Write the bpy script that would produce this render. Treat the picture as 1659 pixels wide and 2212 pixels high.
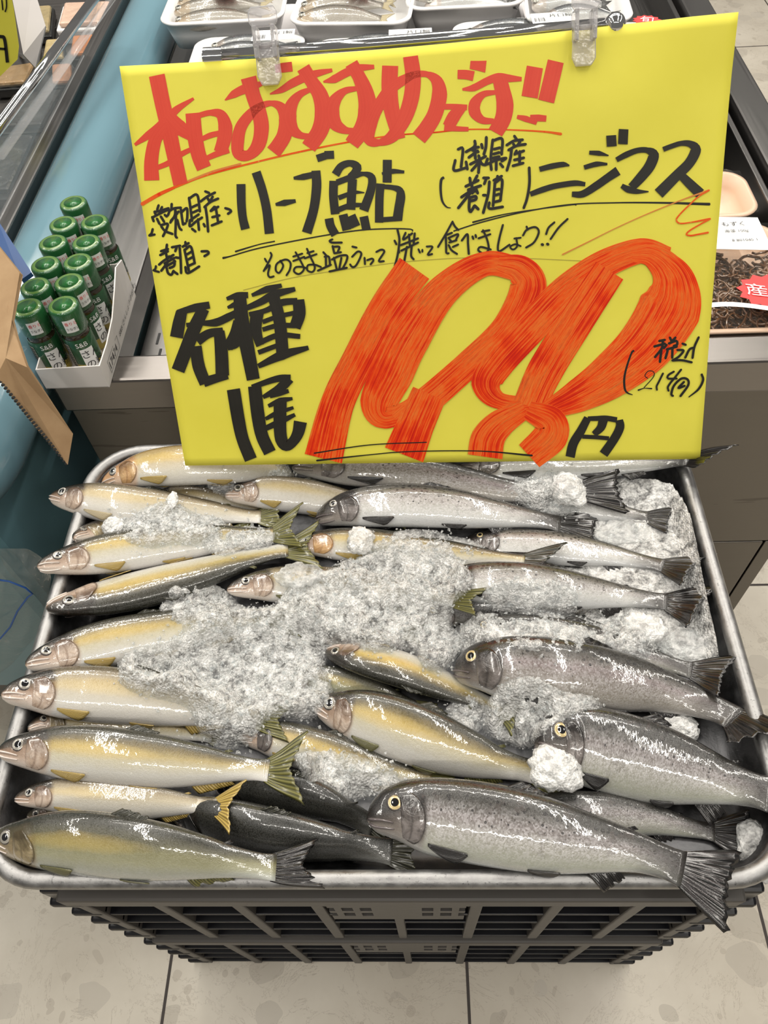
import bpy, bmesh, math, random
import numpy as np
from mathutils import Vector, Matrix

sc = bpy.context.scene
for o in list(bpy.data.objects):
    bpy.data.objects.remove(o, do_unlink=True)
C = sc.collection

# ---------------------------------------------------------------- camera
F = 1645.0                       # focal length in pixels of the 1659 x 2212 frame
H = 1.34                         # eye height above the floor
_dn = np.array([100., 1184., F]); _dn /= np.linalg.norm(_dn)
_fw = np.array([21., -2286., F]); _fw -= _dn * (_dn @ _fw); _fw /= np.linalg.norm(_fw)
_rt = np.cross(_dn, _fw)
if _rt[0] < 0: _rt = -_rt
RW = np.stack([_rt, _fw, -_dn])  # world <- camera (x right, y down, z forward)
cam_d = bpy.data.cameras.new('camera'); cam = bpy.data.objects.new('camera', cam_d); C.objects.link(cam)
cam_d.sensor_fit = 'VERTICAL'; cam_d.sensor_height = 24.0; cam_d.lens = 24.0 * F / 2212.0
cam_d.clip_start = 0.02
M3 = np.stack([RW[:, 0], -RW[:, 1], -RW[:, 2]], axis=1)
cam.matrix_world = Matrix.Translation((0, 0, H)) @ Matrix(M3.tolist()).to_4x4()
sc.camera = cam

def ray(px, py):
    return RW @ np.array([px - 829.5, py - 1106.0, F])
def Pz(px, py, z):
    v = ray(px, py); return np.array([0, 0, H]) + v * ((z - H) / v[2])
def Py(px, py, y):
    v = ray(px, py); return np.array([0, 0, H]) + v * (y / v[1])
def Pp(px, py, p0, n):
    v = ray(px, py); o = np.array([0, 0, H]); return o + v * (((p0 - o) @ n) / (v @ n))
def depth_of(p):
    return float((RW.T @ (np.asarray(p, float) - np.array([0, 0, H])))[2])

# ---------------------------------------------------------------- light
sc.view_settings.view_transform = 'Standard'
sc.view_settings.look = 'None'
sc.view_settings.gamma = 1.0
sc.view_settings.exposure = 0.30
sc.view_settings.use_curve_mapping = False
sc.cycles.max_bounces = 10
sc.cycles.transparent_max_bounces = 24
sc.cycles.caustics_reflective = False
sc.cycles.caustics_refractive = False
sc.cycles.sample_clamp_indirect = 4.0
w = bpy.data.worlds.new('shop_air'); sc.world = w; w.use_nodes = True
w.node_tree.nodes['Background'].inputs[0].default_value = (1.0, 0.96, 0.90, 1)
w.node_tree.nodes['Background'].inputs[1].default_value = 0.13

def area(name, loc, sx, sy, power, col=(1, 0.95, 0.87), rot=(0, 0, 0)):
    d = bpy.data.lights.new(name, 'AREA'); d.shape = 'RECTANGLE'; d.size = sx; d.size_y = sy
    d.energy = power; d.color = col
    o = bpy.data.objects.new(name, d); o.location = loc; o.rotation_euler = rot; C.objects.link(o); return o
# rows of fluorescent tubes on the shop ceiling, running along the aisle and across it
area('ceiling_lamp', (-0.85, 1.2, 2.75), 0.07, 3.4, 28)
area('ceiling_lamp', (0.85, 1.3, 2.75), 0.07, 3.4, 26)
area('ceiling_lamp', (0.0, 1.75, 2.75), 2.8, 0.06, 22)
area('ceiling_lamp', (0.0, 3.0, 2.75), 3.4, 0.07, 30)
area('ceiling_lamp', (-2.3, 0.9, 2.75), 0.09, 3.4, 32)
area('ceiling_lamp', (2.3, 1.0, 2.75), 0.09, 3.4, 28)
area('ceiling_lamp', (0.3, -1.3, 2.75), 2.4, 0.09, 22)

# ---------------------------------------------------------------- helpers
def prop(o, label=None, cat=None, group=None, kind=None):
    if label: o['label'] = label
    if cat: o['category'] = cat
    if group: o['group'] = group
    if kind: o['kind'] = kind
    return o
def thing(name, label, cat, loc=(0, 0, 0), group=None):
    o = bpy.data.objects.new(name, None); C.objects.link(o); o.location = tuple(float(v) for v in loc)
    o.empty_display_size = 0.02
    return prop(o, label, cat, group)
def child(o, p):
    o.parent = p
    o.matrix_parent_inverse = Matrix.Translation(-Vector(p.location))
    return o
def mesh(name, verts, faces, mats, parent=None, smooth=True, uvs=None, fmat=None, solid=0.0, offset=0.0):
    me = bpy.data.meshes.new(name)
    me.from_pydata([tuple(map(float, v)) for v in verts], [], [tuple(int(i) for i in f) for f in faces])
    if not isinstance(mats, (list, tuple)): mats = [mats]
    for m in mats: me.materials.append(m)
    if fmat is not None: me.polygons.foreach_set('material_index', list(fmat))
    if smooth: me.polygons.foreach_set('use_smooth', [True] * len(me.polygons))
    if uvs is not None:
        ul = me.uv_layers.new(name='UVMap')
        li = np.zeros(len(me.loops), dtype=np.int32); me.loops.foreach_get('vertex_index', li)
        ul.data.foreach_set('uv', np.asarray(uvs, dtype=np.float32)[li].ravel())
    me.update()
    o = bpy.data.objects.new(name, me); C.objects.link(o)
    if parent is not None: child(o, parent)
    if solid:
        s = o.modifiers.new('solid', 'SOLIDIFY'); s.thickness = solid; s.offset = offset
    return o
class MB:
    """collects simple solids; build() links them as one mesh"""
    def __init__(s): s.v = []; s.f = []
    def add(s, vs, fs):
        k = len(s.v); s.v += [tuple(map(float, p)) for p in vs]; s.f += [tuple(i + k for i in f) for f in fs]; return s
    def box(s, x0, x1, y0, y1, z0, z1):
        vs = [(x, y, z) for x in (x0, x1) for y in (y0, y1) for z in (z0, z1)]
        return s.add(vs, [(0, 1, 3, 2), (4, 6, 7, 5), (0, 4, 5, 1), (2, 3, 7, 6), (0, 2, 6, 4), (1, 5, 7, 3)])
    def hexa(s, bot, top):
        """bot, top: four points each, same winding"""
        return s.add(list(bot) + list(top), [(3, 2, 1, 0), (4, 5, 6, 7)] + [(i, (i + 1) % 4, 4 + (i + 1) % 4, 4 + i) for i in range(4)])
    def tube(s, pts, r, n=12, cap=True, rr=None):
        pts = [Vector(tuple(map(float, p))) for p in pts]; k = len(pts); vs = []; fs = []
        up = None
        for i, p in enumerate(pts):
            t = (pts[min(i + 1, k - 1)] - pts[max(i - 1, 0)]).normalized()
            if up is None:
                up = Vector((0, 0, 1)) if abs(t.z) < .9 else Vector((1, 0, 0))
            a = (up - t * up.dot(t)).normalized(); b = t.cross(a); up = a
            q = rr[i] if rr is not None else r
            for j in range(n):
                an = 2 * math.pi * j / n; vs.append(p + a * (q * math.cos(an)) + b * (q * math.sin(an)))
        for i in range(k - 1):
            for j in range(n):
                fs.append((i * n + j, i * n + (j + 1) % n, (i + 1) * n + (j + 1) % n, (i + 1) * n + j))
        if cap: fs += [tuple(range(n - 1, -1, -1)), tuple((k - 1) * n + j for j in range(n))]
        return s.add(vs, fs)
    def lathe(s, c, prof, n=32, cap=True):
        """prof: (radius, z) list about the vertical axis through c"""
        vs = [(c[0] + r * math.cos(2 * math.pi * j / n), c[1] + r * math.sin(2 * math.pi * j / n), c[2] + z) for r, z in prof for j in range(n)]
        k = len(prof)
        fs = [(i * n + j, i * n + (j + 1) % n, (i + 1) * n + (j + 1) % n, (i + 1) * n + j) for i in range(k - 1) for j in range(n)]
        if cap: fs += [tuple(range(n - 1, -1, -1)), tuple((k - 1) * n + j for j in range(n))]
        return s.add(vs, fs)
    def loft(s, rings, cap0=True, cap1=True):
        n = len(rings[0]); vs = [p for r in rings for p in r]; k = len(rings)
        fs = [(i * n + j, i * n + (j + 1) % n, (i + 1) * n + (j + 1) % n, (i + 1) * n + j) for i in range(k - 1) for j in range(n)]
        if cap0: fs.append(tuple(range(n - 1, -1, -1)))
        if cap1: fs.append(tuple((k - 1) * n + j for j in range(n)))
        return s.add(vs, fs)
    def build(s, name, mat, parent=None, smooth=False, bevel=0.0, seg=2):
        o = mesh(name, s.v, s.f, mat, parent, smooth)
        if bevel:
            b = o.modifiers.new('bevel', 'BEVEL'); b.width = bevel; b.segments = seg; b.limit_method = 'ANGLE'; b.angle_limit = 0.6
        return o
def rrect(x0, x1, y0, y1, r, z, n=8):
    pts = []
    for cx, cy, a0 in ((x1 - r, y1 - r, 0), (x0 + r, y1 - r, 90), (x0 + r, y0 + r, 180), (x1 - r, y0 + r, 270)):
        for i in range(n + 1):
            a = math.radians(a0 + 90 * i / n); pts.append((cx + r * math.cos(a), cy + r * math.sin(a), z))
    return pts
def auto_smooth(o, ang=35):
    me = o.data; bm = bmesh.new(); bm.from_mesh(me)
    for e in bm.edges:
        if len(e.link_faces) == 2 and e.calc_face_angle(0) > math.radians(ang): e.smooth = False
    bm.to_mesh(me); bm.free(); me.polygons.foreach_set('use_smooth', [True] * len(me.polygons)); return o

# ---------------------------------------------------------------- materials
class NT:
    def __init__(s, name):
        s.m = bpy.data.materials.new(name); s.m.use_nodes = True; s.t = s.m.node_tree; s.t.nodes.clear()
        s.out = s.n('ShaderNodeOutputMaterial')
    def n(s, typ, **kw):
        q = s.t.nodes.new(typ)
        for k, v in kw.items(): setattr(q, k, v)
        return q
    def l(s, a, b): s.t.links.new(a, b)
    def setin(s, node, name, v):
        i = node.inputs[name]
        if hasattr(v, 'is_linked') or isinstance(v, bpy.types.NodeSocket): s.l(v, i)
        elif isinstance(v, (tuple, list)) and i.type == 'RGBA' and len(v) == 3: i.default_value = (*v, 1)
        else: i.default_value = v
    def bsdf(s, **kw):
        b = s.n('ShaderNodeBsdfPrincipled')
        for k, v in kw.items(): s.setin(b, k.replace('_', ' '), v)
        return b
    def fin(s, sh):
        s.l(sh.outputs[0] if hasattr(sh, 'outputs') else sh, s.out.inputs[0]); return s.m
    def math(s, op, a, b=None, c=None, clamp=False):
        q = s.n('ShaderNodeMath', operation=op, use_clamp=clamp)
        for i, v in enumerate((a, b, c)):
            if v is None: continue
            if isinstance(v, bpy.types.NodeSocket): s.l(v, q.inputs[i])
            else: q.inputs[i].default_value = v
        return q.outputs[0]
    def ramp(s, fac, stops, interp='LINEAR'):
        q = s.n('ShaderNodeValToRGB'); cr = q.color_ramp; cr.interpolation = interp
        while len(cr.elements) < len(stops): cr.elements.new(0.5)
        for e, (p, c) in zip(cr.elements, stops):
            e.position = p; e.color = (*c, 1) if isinstance(c, (tuple, list)) else (c, c, c, 1)
        s.l(fac, q.inputs[0]); return q.outputs[0]
    def mix(s, fac, a, b, blend='MIX'):
        q = s.n('ShaderNodeMix', data_type='RGBA', blend_type=blend)
        for i, v in ((0, fac), (6, a), (7, b)):
            if isinstance(v, bpy.types.NodeSocket): s.l(v, q.inputs[i])
            elif i == 0: q.inputs[0].default_value = v
            else: q.inputs[i].default_value = (*v, 1)
        return q.outputs[2]
    def coord(s, kind='Object', scale=None, rot=None):
        tc = s.n('ShaderNodeTexCoord'); o = tc.outputs[kind]
        if scale is not None or rot is not None:
            mp = s.n('ShaderNodeMapping'); s.l(o, mp.inputs[0])
            if scale is not None: mp.inputs['Scale'].default_value = scale
            if rot is not None: mp.inputs['Rotation'].default_value = rot
            o = mp.outputs[0]
        return o
    def noise(s, vec, scale, detail=3, rough=0.5, dist=0.0, out=0):
        q = s.n('ShaderNodeTexNoise'); s.l(vec, q.inputs['Vector'])
        q.inputs['Scale'].default_value = scale; q.inputs['Detail'].default_value = detail
        q.inputs['Roughness'].default_value = rough; q.inputs['Distortion'].default_value = dist
        return q.outputs[out]
    def voro(s, vec, scale, feature='F1', out='Distance', rnd=1.0):
        q = s.n('ShaderNodeTexVoronoi', feature=feature); s.l(vec, q.inputs['Vector'])
        q.inputs['Scale'].default_value = scale; q.inputs['Randomness'].default_value = rnd
        return q.outputs[out]
    def bump(s, h, strength=0.3, dist=0.001, normal=None):
        q = s.n('ShaderNodeBump'); q.inputs['Strength'].default_value = strength; q.inputs['Distance'].default_value = dist
        s.l(h, q.inputs['Height'])
        if normal is not None: s.l(normal, q.inputs['Normal'])
        return q.outputs[0]
def flat(name, col, rough=0.5, metal=0.0, spec=0.5, coat=0.0, bumpn=None):
    t = NT(name); b = t.bsdf(Base_Color=col, Roughness=rough, Metallic=metal, Specular_IOR_Level=spec, Coat_Weight=coat)
    if bumpn:
        h = t.noise(t.coord('Object'), bumpn[0], 3); t.setin(b, 'Normal', t.bump(h, bumpn[1], bumpn[2]))
    return t.fin(b)

def m_floor():
    t = NT('marble_tile'); co = t.coord('Object')
    base = t.ramp(t.noise(co, 5, 6, .6), [(.3, (.50, .45, .37)), (.7, (.64, .59, .50))])
    dist = t.n('ShaderNodeVectorMath', operation='ADD')
    nz = t.n('ShaderNodeTexNoise'); t.l(co, nz.inputs['Vector']); nz.inputs['Scale'].default_value = 12
    t.l(co, dist.inputs[0])
    sc_ = t.n('ShaderNodeVectorMath', operation='SCALE'); t.l(nz.outputs[1], sc_.inputs[0]); sc_.inputs['Scale'].default_value = .06
    t.l(sc_.outputs[0], dist.inputs[1])
    vc = t.voro(dist.outputs[0], 15, 'F1', 'Color')
    sep = t.n('ShaderNodeSeparateColor'); t.l(vc, sep.inputs[0])
    vd = t.voro(dist.outputs[0], 15, 'F1', 'Distance')
    sel = t.math('MULTIPLY', t.math('GREATER_THAN', sep.outputs[0], .62), t.math('LESS_THAN', vd, .42))
    clast = t.mix(sep.outputs[1], (.36, .32, .26), (.50, .46, .40))
    col = t.mix(t.math('MULTIPLY', sel, .5), base, clast)
    vd2 = t.voro(dist.outputs[0], 46, 'F1', 'Distance'); vc2 = t.n('ShaderNodeSeparateColor')
    t.l(t.voro(dist.outputs[0], 46, 'F1', 'Color'), vc2.inputs[0])
    sel2 = t.math('MULTIPLY', t.math('GREATER_THAN', vc2.outputs[0], .8), t.math('LESS_THAN', vd2, .33))
    col = t.mix(t.math('MULTIPLY', sel2, .6), col, (.42, .37, .30))
    vein = t.noise(co, 9, 8, .7, 1.5)
    ve = t.math('LESS_THAN', t.math('ABSOLUTE', t.math('SUBTRACT', vein, .5)), .004)
    col = t.mix(t.math('MULTIPLY', ve, .6), col, (.33, .28, .22))
    b = t.bsdf(Base_Color=col, Roughness=.32, Specular_IOR_Level=.4)
    return t.fin(b)
def m_steel(name, dirn=(3, 400, 400), col=(.55, .53, .50), rough=.30, scratch=True):
    t = NT(name); co = t.coord('Object', scale=dirn)
    n1 = t.noise(co, 1.0, 4, .6)
    r = t.ramp(n1, [(.3, rough - .04), (.7, rough + .06)])
    c2 = t.ramp(n1, [(.3, tuple(v * .95 for v in col)), (.7, col)])
    if scratch:
        cs = t.coord('Object', scale=(5, 60, 60)); s1 = t.noise(cs, 1.0, 3, .5)
        pk = t.math('MULTIPLY', t.math('GREATER_THAN', s1, .68), .55)
        c2 = t.mix(pk, c2, (.10, .09, .08))
    b = t.bsdf(Base_Color=c2, Metallic=1.0, Roughness=r)
    t.setin(b, 'Normal', t.bump(n1, .06, .0006))
    return t.fin(b)
def m_alu(name='cast_aluminium', col=(.62, .61, .60), rough=.34):
    t = NT(name); co = t.coord('Object')
    n1 = t.noise(co, 260, 4, .65); n2 = t.noise(co, 60, 5, .6)
    c = t.ramp(n2, [(.35, tuple(v * .68 for v in col)), (.65, col)])
    pit = t.math('GREATER_THAN', n1, .64)
    c = t.mix(t.math('MULTIPLY', pit, .55), c, (.12, .12, .12))
    b = t.bsdf(Base_Color=c, Metallic=1.0, Roughness=t.ramp(n2, [(.3, rough - .08), (.7, rough + .12)]))
    t.setin(b, 'Normal', t.bump(n1, .35, .0008)); return t.fin(b)
def m_clear(name, col=(.97, .97, .97), rough=.05, alpha=.28, spec=.6, fk=.9):
    """thin clear plastic: mostly see-through sheet with a glossy skin"""
    t = NT(name)
    tr = t.n('ShaderNodeBsdfTransparent'); tr.inputs[0].default_value = (*col, 1)
    b = t.bsdf(Base_Color=(.85, .85, .86), Roughness=rough, Specular_IOR_Level=spec)
    fr = t.n('ShaderNodeLayerWeight'); fr.inputs[0].default_value = .35
    f = t.math('ADD', t.math('MULTIPLY', fr.outputs['Fresnel'], fk), alpha, clamp=True)
    co = t.coord('Object'); t.setin(b, 'Normal', t.bump(t.noise(co, 60, 3), .25, .004))
    mx = t.n('ShaderNodeMixShader'); t.l(f, mx.inputs[0]); t.l(tr.outputs[0], mx.inputs[1]); t.l(b.outputs[0], mx.inputs[2])
    return t.fin(mx)

M = {}
M['floor'] = m_floor()
M['grout'] = flat('grout', (.06, .05, .045), .8)
M['black_plastic'] = flat('black_plastic', (.005, .005, .007), .30, 0, .35)
M['rib_plastic'] = flat('lit_black_plastic', (.066, .060, .054), .45, 0, .4, bumpn=(90, .2, .001))  # same black plastic as the crate, light caught by ribs put into its grey-brown
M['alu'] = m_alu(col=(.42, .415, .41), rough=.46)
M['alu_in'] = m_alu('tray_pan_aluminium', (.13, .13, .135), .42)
M['steel'] = m_steel('brushed_steel', (3, 260, 260), (.27, .25, .235), .33, False)
M['steel_v'] = m_steel('brushed_steel_front', (6, 300, 300), (.20, .185, .165), .40)  # darker than the other steel: reflection of the dark floor put into the colour
M['steel_d'] = m_steel('brushed_steel_side', (260, 3, 260), (.23, .222, .215), .33, False)
M['chrome'] = flat('chrome', (.8, .8, .8), .07, 1.0)
M['dark'] = flat('dark_recess', (.03, .03, .03), .6)
M['white_card'] = flat('white_card', (.78, .74, .72), .6)
M['white'] = flat('white_foam', (.86, .84, .84), .45, bumpn=(500, .12, .0006))
M['print_black'] = flat('black_print', (.02, .02, .02), .6)
M['print_red'] = flat('red_print', (.75, .05, .05), .5)
M['print_white'] = flat('white_print', (.88, .88, .88), .5)
M['clear'] = m_clear('clear_film', alpha=.05)
M['acrylic'] = m_clear('clear_acrylic', alpha=.02, rough=.04, fk=.3)
M['clip'] = m_clear('clear_clip_plastic', (.95, .93, .93), .08, .22)

# ---------------------------------------------------------------- floor
fl = MB(); TS = 0.4545; GX = 0.0585; GY = 0.767
fl.box(-4, 4, -3, 6, -.05, 0)
floor = prop(fl.build('floor', M['floor']), kind='structure')
g = MB()
for k in range(-9, 9):
    x = GX + k * TS; g.box(x - .0022, x + .0022, -3, 6, -.001, .0006)
for k in range(-8, 12):
    y = GY + k * TS; g.box(-4, 4, y - .0022, y + .0022, -.001, .0006)
child(g.build('grout_lines', M['grout']), floor)
def Px(px, py, x):
    v = ray(px, py); return np.array([0, 0, H]) + v * (x / v[0])
def text_mesh(s, size):
    """outline of a word as flat vertices and faces, lower left corner at the origin"""
    c = bpy.data.curves.new('word', 'FONT'); c.body = s; c.size = size; c.resolution_u = 2
    o = bpy.data.objects.new('word', c); C.objects.link(o); bpy.context.view_layer.update()
    me = o.evaluated_get(bpy.context.evaluated_depsgraph_get()).to_mesh()
    v = np.array([tuple(p.co) for p in me.vertices]); f = [tuple(p.vertices) for p in me.polygons]
    o.to_mesh_clear(); bpy.data.objects.remove(o, do_unlink=True); bpy.data.curves.remove(c)
    if len(v): v[:, 0] -= v[:, 0].min(); v[:, 1] -= v[:, 1].min()
    return v, f

# ---------------------------------------------------------------- black crates under the tray
CX0, CX1, CY0, CY1 = -.358, .300, .118, .575
def crate(z0, z1, label):
    t = thing('plastic_crate', label, 'crate', ((CX0 + CX1) / 2, (CY0 + CY1) / 2, z0), 'black folding crates under the fish tray')
    BP, RP = M['black_plastic'], M['rib_plastic']
    hz = z1 - z0
    b = MB(); b.box(CX0 + .012, CX1 - .012, CY0 + .012, CY1 - .012, z0, z0 + .012); b.build('base', BP, t, bevel=.003)
    for (cx, sx) in ((CX0, 1), (CX1, -1)):
        for (cy, sy) in ((CY0, 1), (CY1, -1)):
            p = MB()
            xs = sorted((cx, cx + sx * .026)); ys = sorted((cy + sy * .004, cy + sy * .030))
            p.box(xs[0], xs[1], ys[0], ys[1], z0 + .002, z1 - .004)
            for k in range(5):
                zz = z0 + .018 + k * (hz - .04) / 4.6
                xe = sorted((cx - sx * .005, cx + sx * .03)); ye = sorted((cy - sy * .001, cy + sy * .034))
                p.box(xe[0], xe[1], ye[0], ye[1], zz, zz + .012)
            p.build('corner_post', BP, t, bevel=.004)
    r = MB()
    for (x0, x1, y0, y1) in ((CX0 + .02, CX1 - .02, CY0 - .004, CY0 + .012), (CX0 + .02, CX1 - .02, CY1 - .012, CY1 + .004),
                             (CX0 - .004, CX0 + .012, CY0 + .02, CY1 - .02), (CX1 - .012, CX1 + .004, CY0 + .02, CY1 - .02)):
        r.box(x0, x1, y0, y1, z1 - .026, z1)
    r.build('top_rim', RP, t, bevel=.003)
    n_r = 9
    for side in range(4):
        if side < 2:
            yy = CY0 if side == 0 else CY1; s = 1 if side == 0 else -1
            a0, a1 = CX0 + .024, CX1 - .024
            bx = lambda m, u0, u1, d0, d1, za, zb: m.box(u0, u1, *sorted((yy + s * d0, yy + s * d1)), za, zb)
        else:
            xx = CX0 if side == 2 else CX1; s = 1 if side == 2 else -1
            a0, a1 = CY0 + .028, CY1 - .028
            bx = lambda m, u0, u1, d0, d1, za, zb: m.box(*sorted((xx + s * d0, xx + s * d1)), u0, u1, za, zb)
        p = MB(); bx(p, a0, a1, .030, .034, z0 + .006, z1 - .02)
        pan = p.build('side_panel', BP, t)
        nr = n_r if side < 2 else 6
        for k in range(nr):
            u = a0 + (a1 - a0) * k / (nr - 1)
            if side == 0 and k == nr // 2:
                q = MB(); bx(q, u - .005, u + .005, .000, .017, z0 + .008, z1 - .13)
            else:
                q = MB(); bx(q, u - .006, u + .006, .000, .017, z0 + .008, z1 - .024)
            q.build('rib', RP, pan, bevel=.0015)
        for k in range(5):
            zz = z0 + .010 + k * (hz - .05) / 4.5
            q = MB(); bx(q, a0, a1, 0.002, .011, zz, zz + .004); q.build('rail', BP, pan, bevel=.001)
        q = MB(); m0 = (a0 + a1) / 2; wd = .066 if side < 2 else .05
        # grip plate with two clusters of punched holes: strips around the openings
        zt, zb = z1 - .026, z1 - .125
        zr = [zt - .028, zt - .047, zt - .058, zt - .077]
        bx(q, m0 - wd, m0 + wd, -.001, .004, zr[0], zt); bx(q, m0 - wd, m0 + wd, -.001, .004, zr[2], zr[1]); bx(q, m0 - wd, m0 + wd, -.001, .004, zb, zr[3])
        hw = .0055
        holes = sorted([m0 + c * wd * .72 + d * .021 for c in (-1, 1) for d in (-.85, 0, .85)])
        edges = [m0 - wd] + [e for h in holes for e in (h - hw, h + hw)] + [m0 + wd]
        for (za, zc) in ((zr[1], zr[0]), (zr[3], zr[2])):
            for i in range(0, len(edges), 2):
                if edges[i + 1] > edges[i]: bx(q, edges[i], edges[i + 1], -.001, .004, za, zc)
        q.build('grip_plate', M['rib_plastic'], pan)
    return t
crate(.0, .292, 'lower black slatted plastic crate standing on the tiled floor')
crate(.296, .588, 'upper black slatted plastic crate directly under the metal fish tray')

# ---------------------------------------------------------------- metal tray
TX0, TX1, TY0, TY1, TZ = -.405, .321, .117, .622, .630
tray = thing('metal_tray', 'large worn aluminium tray heaped with fish and ice on black crates', 'tray', ((TX0 + TX1) / 2, (TY0 + TY1) / 2, .585))
def tray_ring(inset, z, r): return rrect(TX0 + inset, TX1 - inset, TY0 + inset, TY1 - inset, r, z, 10)
m = MB()
m.loft([tray_ring(.008, TZ, .068), tray_ring(.012, TZ - .004, .064), tray_ring(.017, TZ - .02, .06), tray_ring(.026, .596, .05), tray_ring(.034, .590, .042)], False, True)
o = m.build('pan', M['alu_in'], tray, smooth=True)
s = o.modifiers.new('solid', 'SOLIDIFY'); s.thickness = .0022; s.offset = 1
m = MB(); ring = tray_ring(.008, TZ, .06); n = len(ring); vs = []; fs = []
for i in range(n):
    p = Vector(ring[i]); tn = (Vector(ring[(i + 1) % n]) - Vector(ring[i - 1])).normalized(); nrm = Vector((tn.y, -tn.x, 0))
    for j in range(12):
        a = 2 * math.pi * j / 12; vs.append(p + nrm * (.0078 * math.cos(a)) + Vector((0, 0, .0078 * math.sin(a) - .001)))
for i in range(n):
    for j in range(12):
        fs.append((i * 12 + j, i * 12 + (j + 1) % 12, ((i + 1) % n) * 12 + (j + 1) % 12, ((i + 1) % n) * 12 + j))
m.add(vs, fs); m.build('rolled_rim', M['alu'], tray, smooth=True)

# ---------------------------------------------------------------- steel display counter behind
KX0, KX1, KY0, KY1, KZ = -.468, .608, .700, 2.60, .668
kt = thing('display_counter', 'brushed steel display counter behind the fish tray with sunken slotted deck', 'counter', ((KX0 + KX1) / 2, KY0, 0))
m = MB(); m.box(KX0 + .004, KX1 - .004, KY0 + .010, KY0 + .022, .248, KZ - .052); m.build('front_panel', M['steel_v'], kt, bevel=.001)
m = MB(); m.box(KX0 + .004, KX1 - .030, KY0 + .010, KY0 + .022, .03, .244); m.build('lower_panel', M['steel_v'], kt, bevel=.002)
m = MB(); m.box(KX1 - .027, KX1 - .003, KY0 + .010, KY0 + .030, .0, .244); m.build('corner_leg', M['steel_v'], kt, bevel=.001)
m = MB(); m.box(KX0 + .010, KX1 - .010, KY0 + .024, KY0 + .03, .0, KZ - .06); m.build('core', M['dark'], kt)
m = MB(); m.box(.500, .512, KY0 + .0085, KY0 + .012, .190, .212); m.build('latch', M['steel_d'], kt, bevel=.001)
m = MB(); m.box(KX0, KX1, KY0, KY0 + .047, KZ - .055, KZ); m.build('front_rim', M['steel'], kt, bevel=.004)
m = MB(); m.box(KX1 - .055, KX1, KY0 + .0475, KY1, KZ - .052, KZ + .001); m.build('side_rim', M['steel_d'], kt, bevel=.004)
m = MB(); m.box(KX0, KX0 + .074, KY0 + .0475, KY1, KZ - .052, KZ - .004); m.build('side_rim', M['steel_d'], kt, bevel=.003)
m = MB(); m.box(KX1 - .005, KX1 - .002, KY0 + .031, KY1, .0, KZ - .054); m.build('end_panel', M['steel_d'], kt)
m = MB(); m.box(KX1 - .072, KX1 - .062, KY0 + .048, KY1, .595, KZ - .012); m.build('inner_rail', M['steel_d'], kt, bevel=.002)
m = MB(); m.box(KX0 + .074, KX1 - .055, KY0 + .047, KY1, .592, .600); deck = m.build('deck', M['steel_d'], kt)
m = MB()
for k in range(14):
    for c in range(10):
        x = KX0 + .094 + c * .016 + (k % 2) * .008; y = KY0 + .075 + k * .034
        m.box(x - .0018, x + .0018, y, y + .024, .599, .6006)
m.build('slot', M['dark'], kt)

# ---------------------------------------------------------------- light blue chilled case on the left
def m_paint(name, col, rough=.16):
    t = NT(name); co = t.coord('Object'); n1 = t.noise(co, 14, 6, .65)
    chip = t.math('GREATER_THAN', n1, .70)
    c = t.mix(chip, t.ramp(t.noise(co, 5, 4), [(.3, tuple(v * .93 for v in col)), (.7, col)]), (.05, .05, .05))
    b = t.bsdf(Base_Color=c, Roughness=rough, Coat_Weight=.5, Coat_Roughness=.06)
    t.setin(b, 'Normal', t.bump(n1, .1, .002)); return t.fin(b)
M['blue'] = m_paint('light_blue_enamel', (.145, .265, .32))
M['teal'] = m_paint('teal_enamel', (.15, .29, .335), .35)
case = thing('chilled_case', 'light blue chilled display case with rounded bumper left of the steel counter', 'display case', (-.9, 1.2, 0))
m = MB(); m.box(-2.2, -.545, .53, 3.0, .09, .655); m.build('body', M['teal'], case, bevel=.02)
m = MB(); m.box(-2.2, -.57, .555, 3.0, 0, .092); m.build('kick_plate', M['steel_d'], case)
pts = [(-.525, y, .672) for y in np.linspace(3.0, .60, 30)]
for i in range(1, 15):
    a = math.radians(90 * i / 14); pts.append((-.635 + .11 * math.cos(a), .60 - .11 * math.sin(a), .672))
pts += [(x, .49, .672) for x in np.linspace(-.66, -2.2, 20)]
m = MB(); m.tube(pts, .0565, 32); m.build('bumper', M['blue'], case, smooth=True)
m = MB(); m.box(-.610, -.5835, .63, 3.0, .690, .712); m.build('top_strip', M['steel_d'], case, bevel=.003)
m = MB(); m.box(-2.2, -.611, .63, .66, .655, .712); m.build('front_ledge', M['steel_d'], case, bevel=.003)
m = MB(); m.box(-2.2, -.612, .661, 3.0, .60, .6575); m.build('liner', M['steel'], case)
ga = Pz(-30, 312, .83); gb = Pz(232, -42, .83)
m = MB(); g0 = (-.600, ga[1], .711); g1 = (-.600, gb[1], .711)
for (dx) in (0,):
    m.add([g0, g1, gb, ga], [(0, 1, 2, 3)])
o = m.build('guard_panel', M['acrylic'], case); s = o.modifiers.new('solid', 'SOLIDIFY'); s.thickness = .004
m = MB(); m.tube([ga, (ga + gb) / 2, gb], .0075, 14); m.build('guard_rail', M['chrome'], case, smooth=True)
m = MB(); m.tube([ga + [.012, 0, -.016], gb + [.012, 0, -.016]], .006, 10); m.build('rail_clip', M['acrylic'], case, smooth=True)

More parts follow.
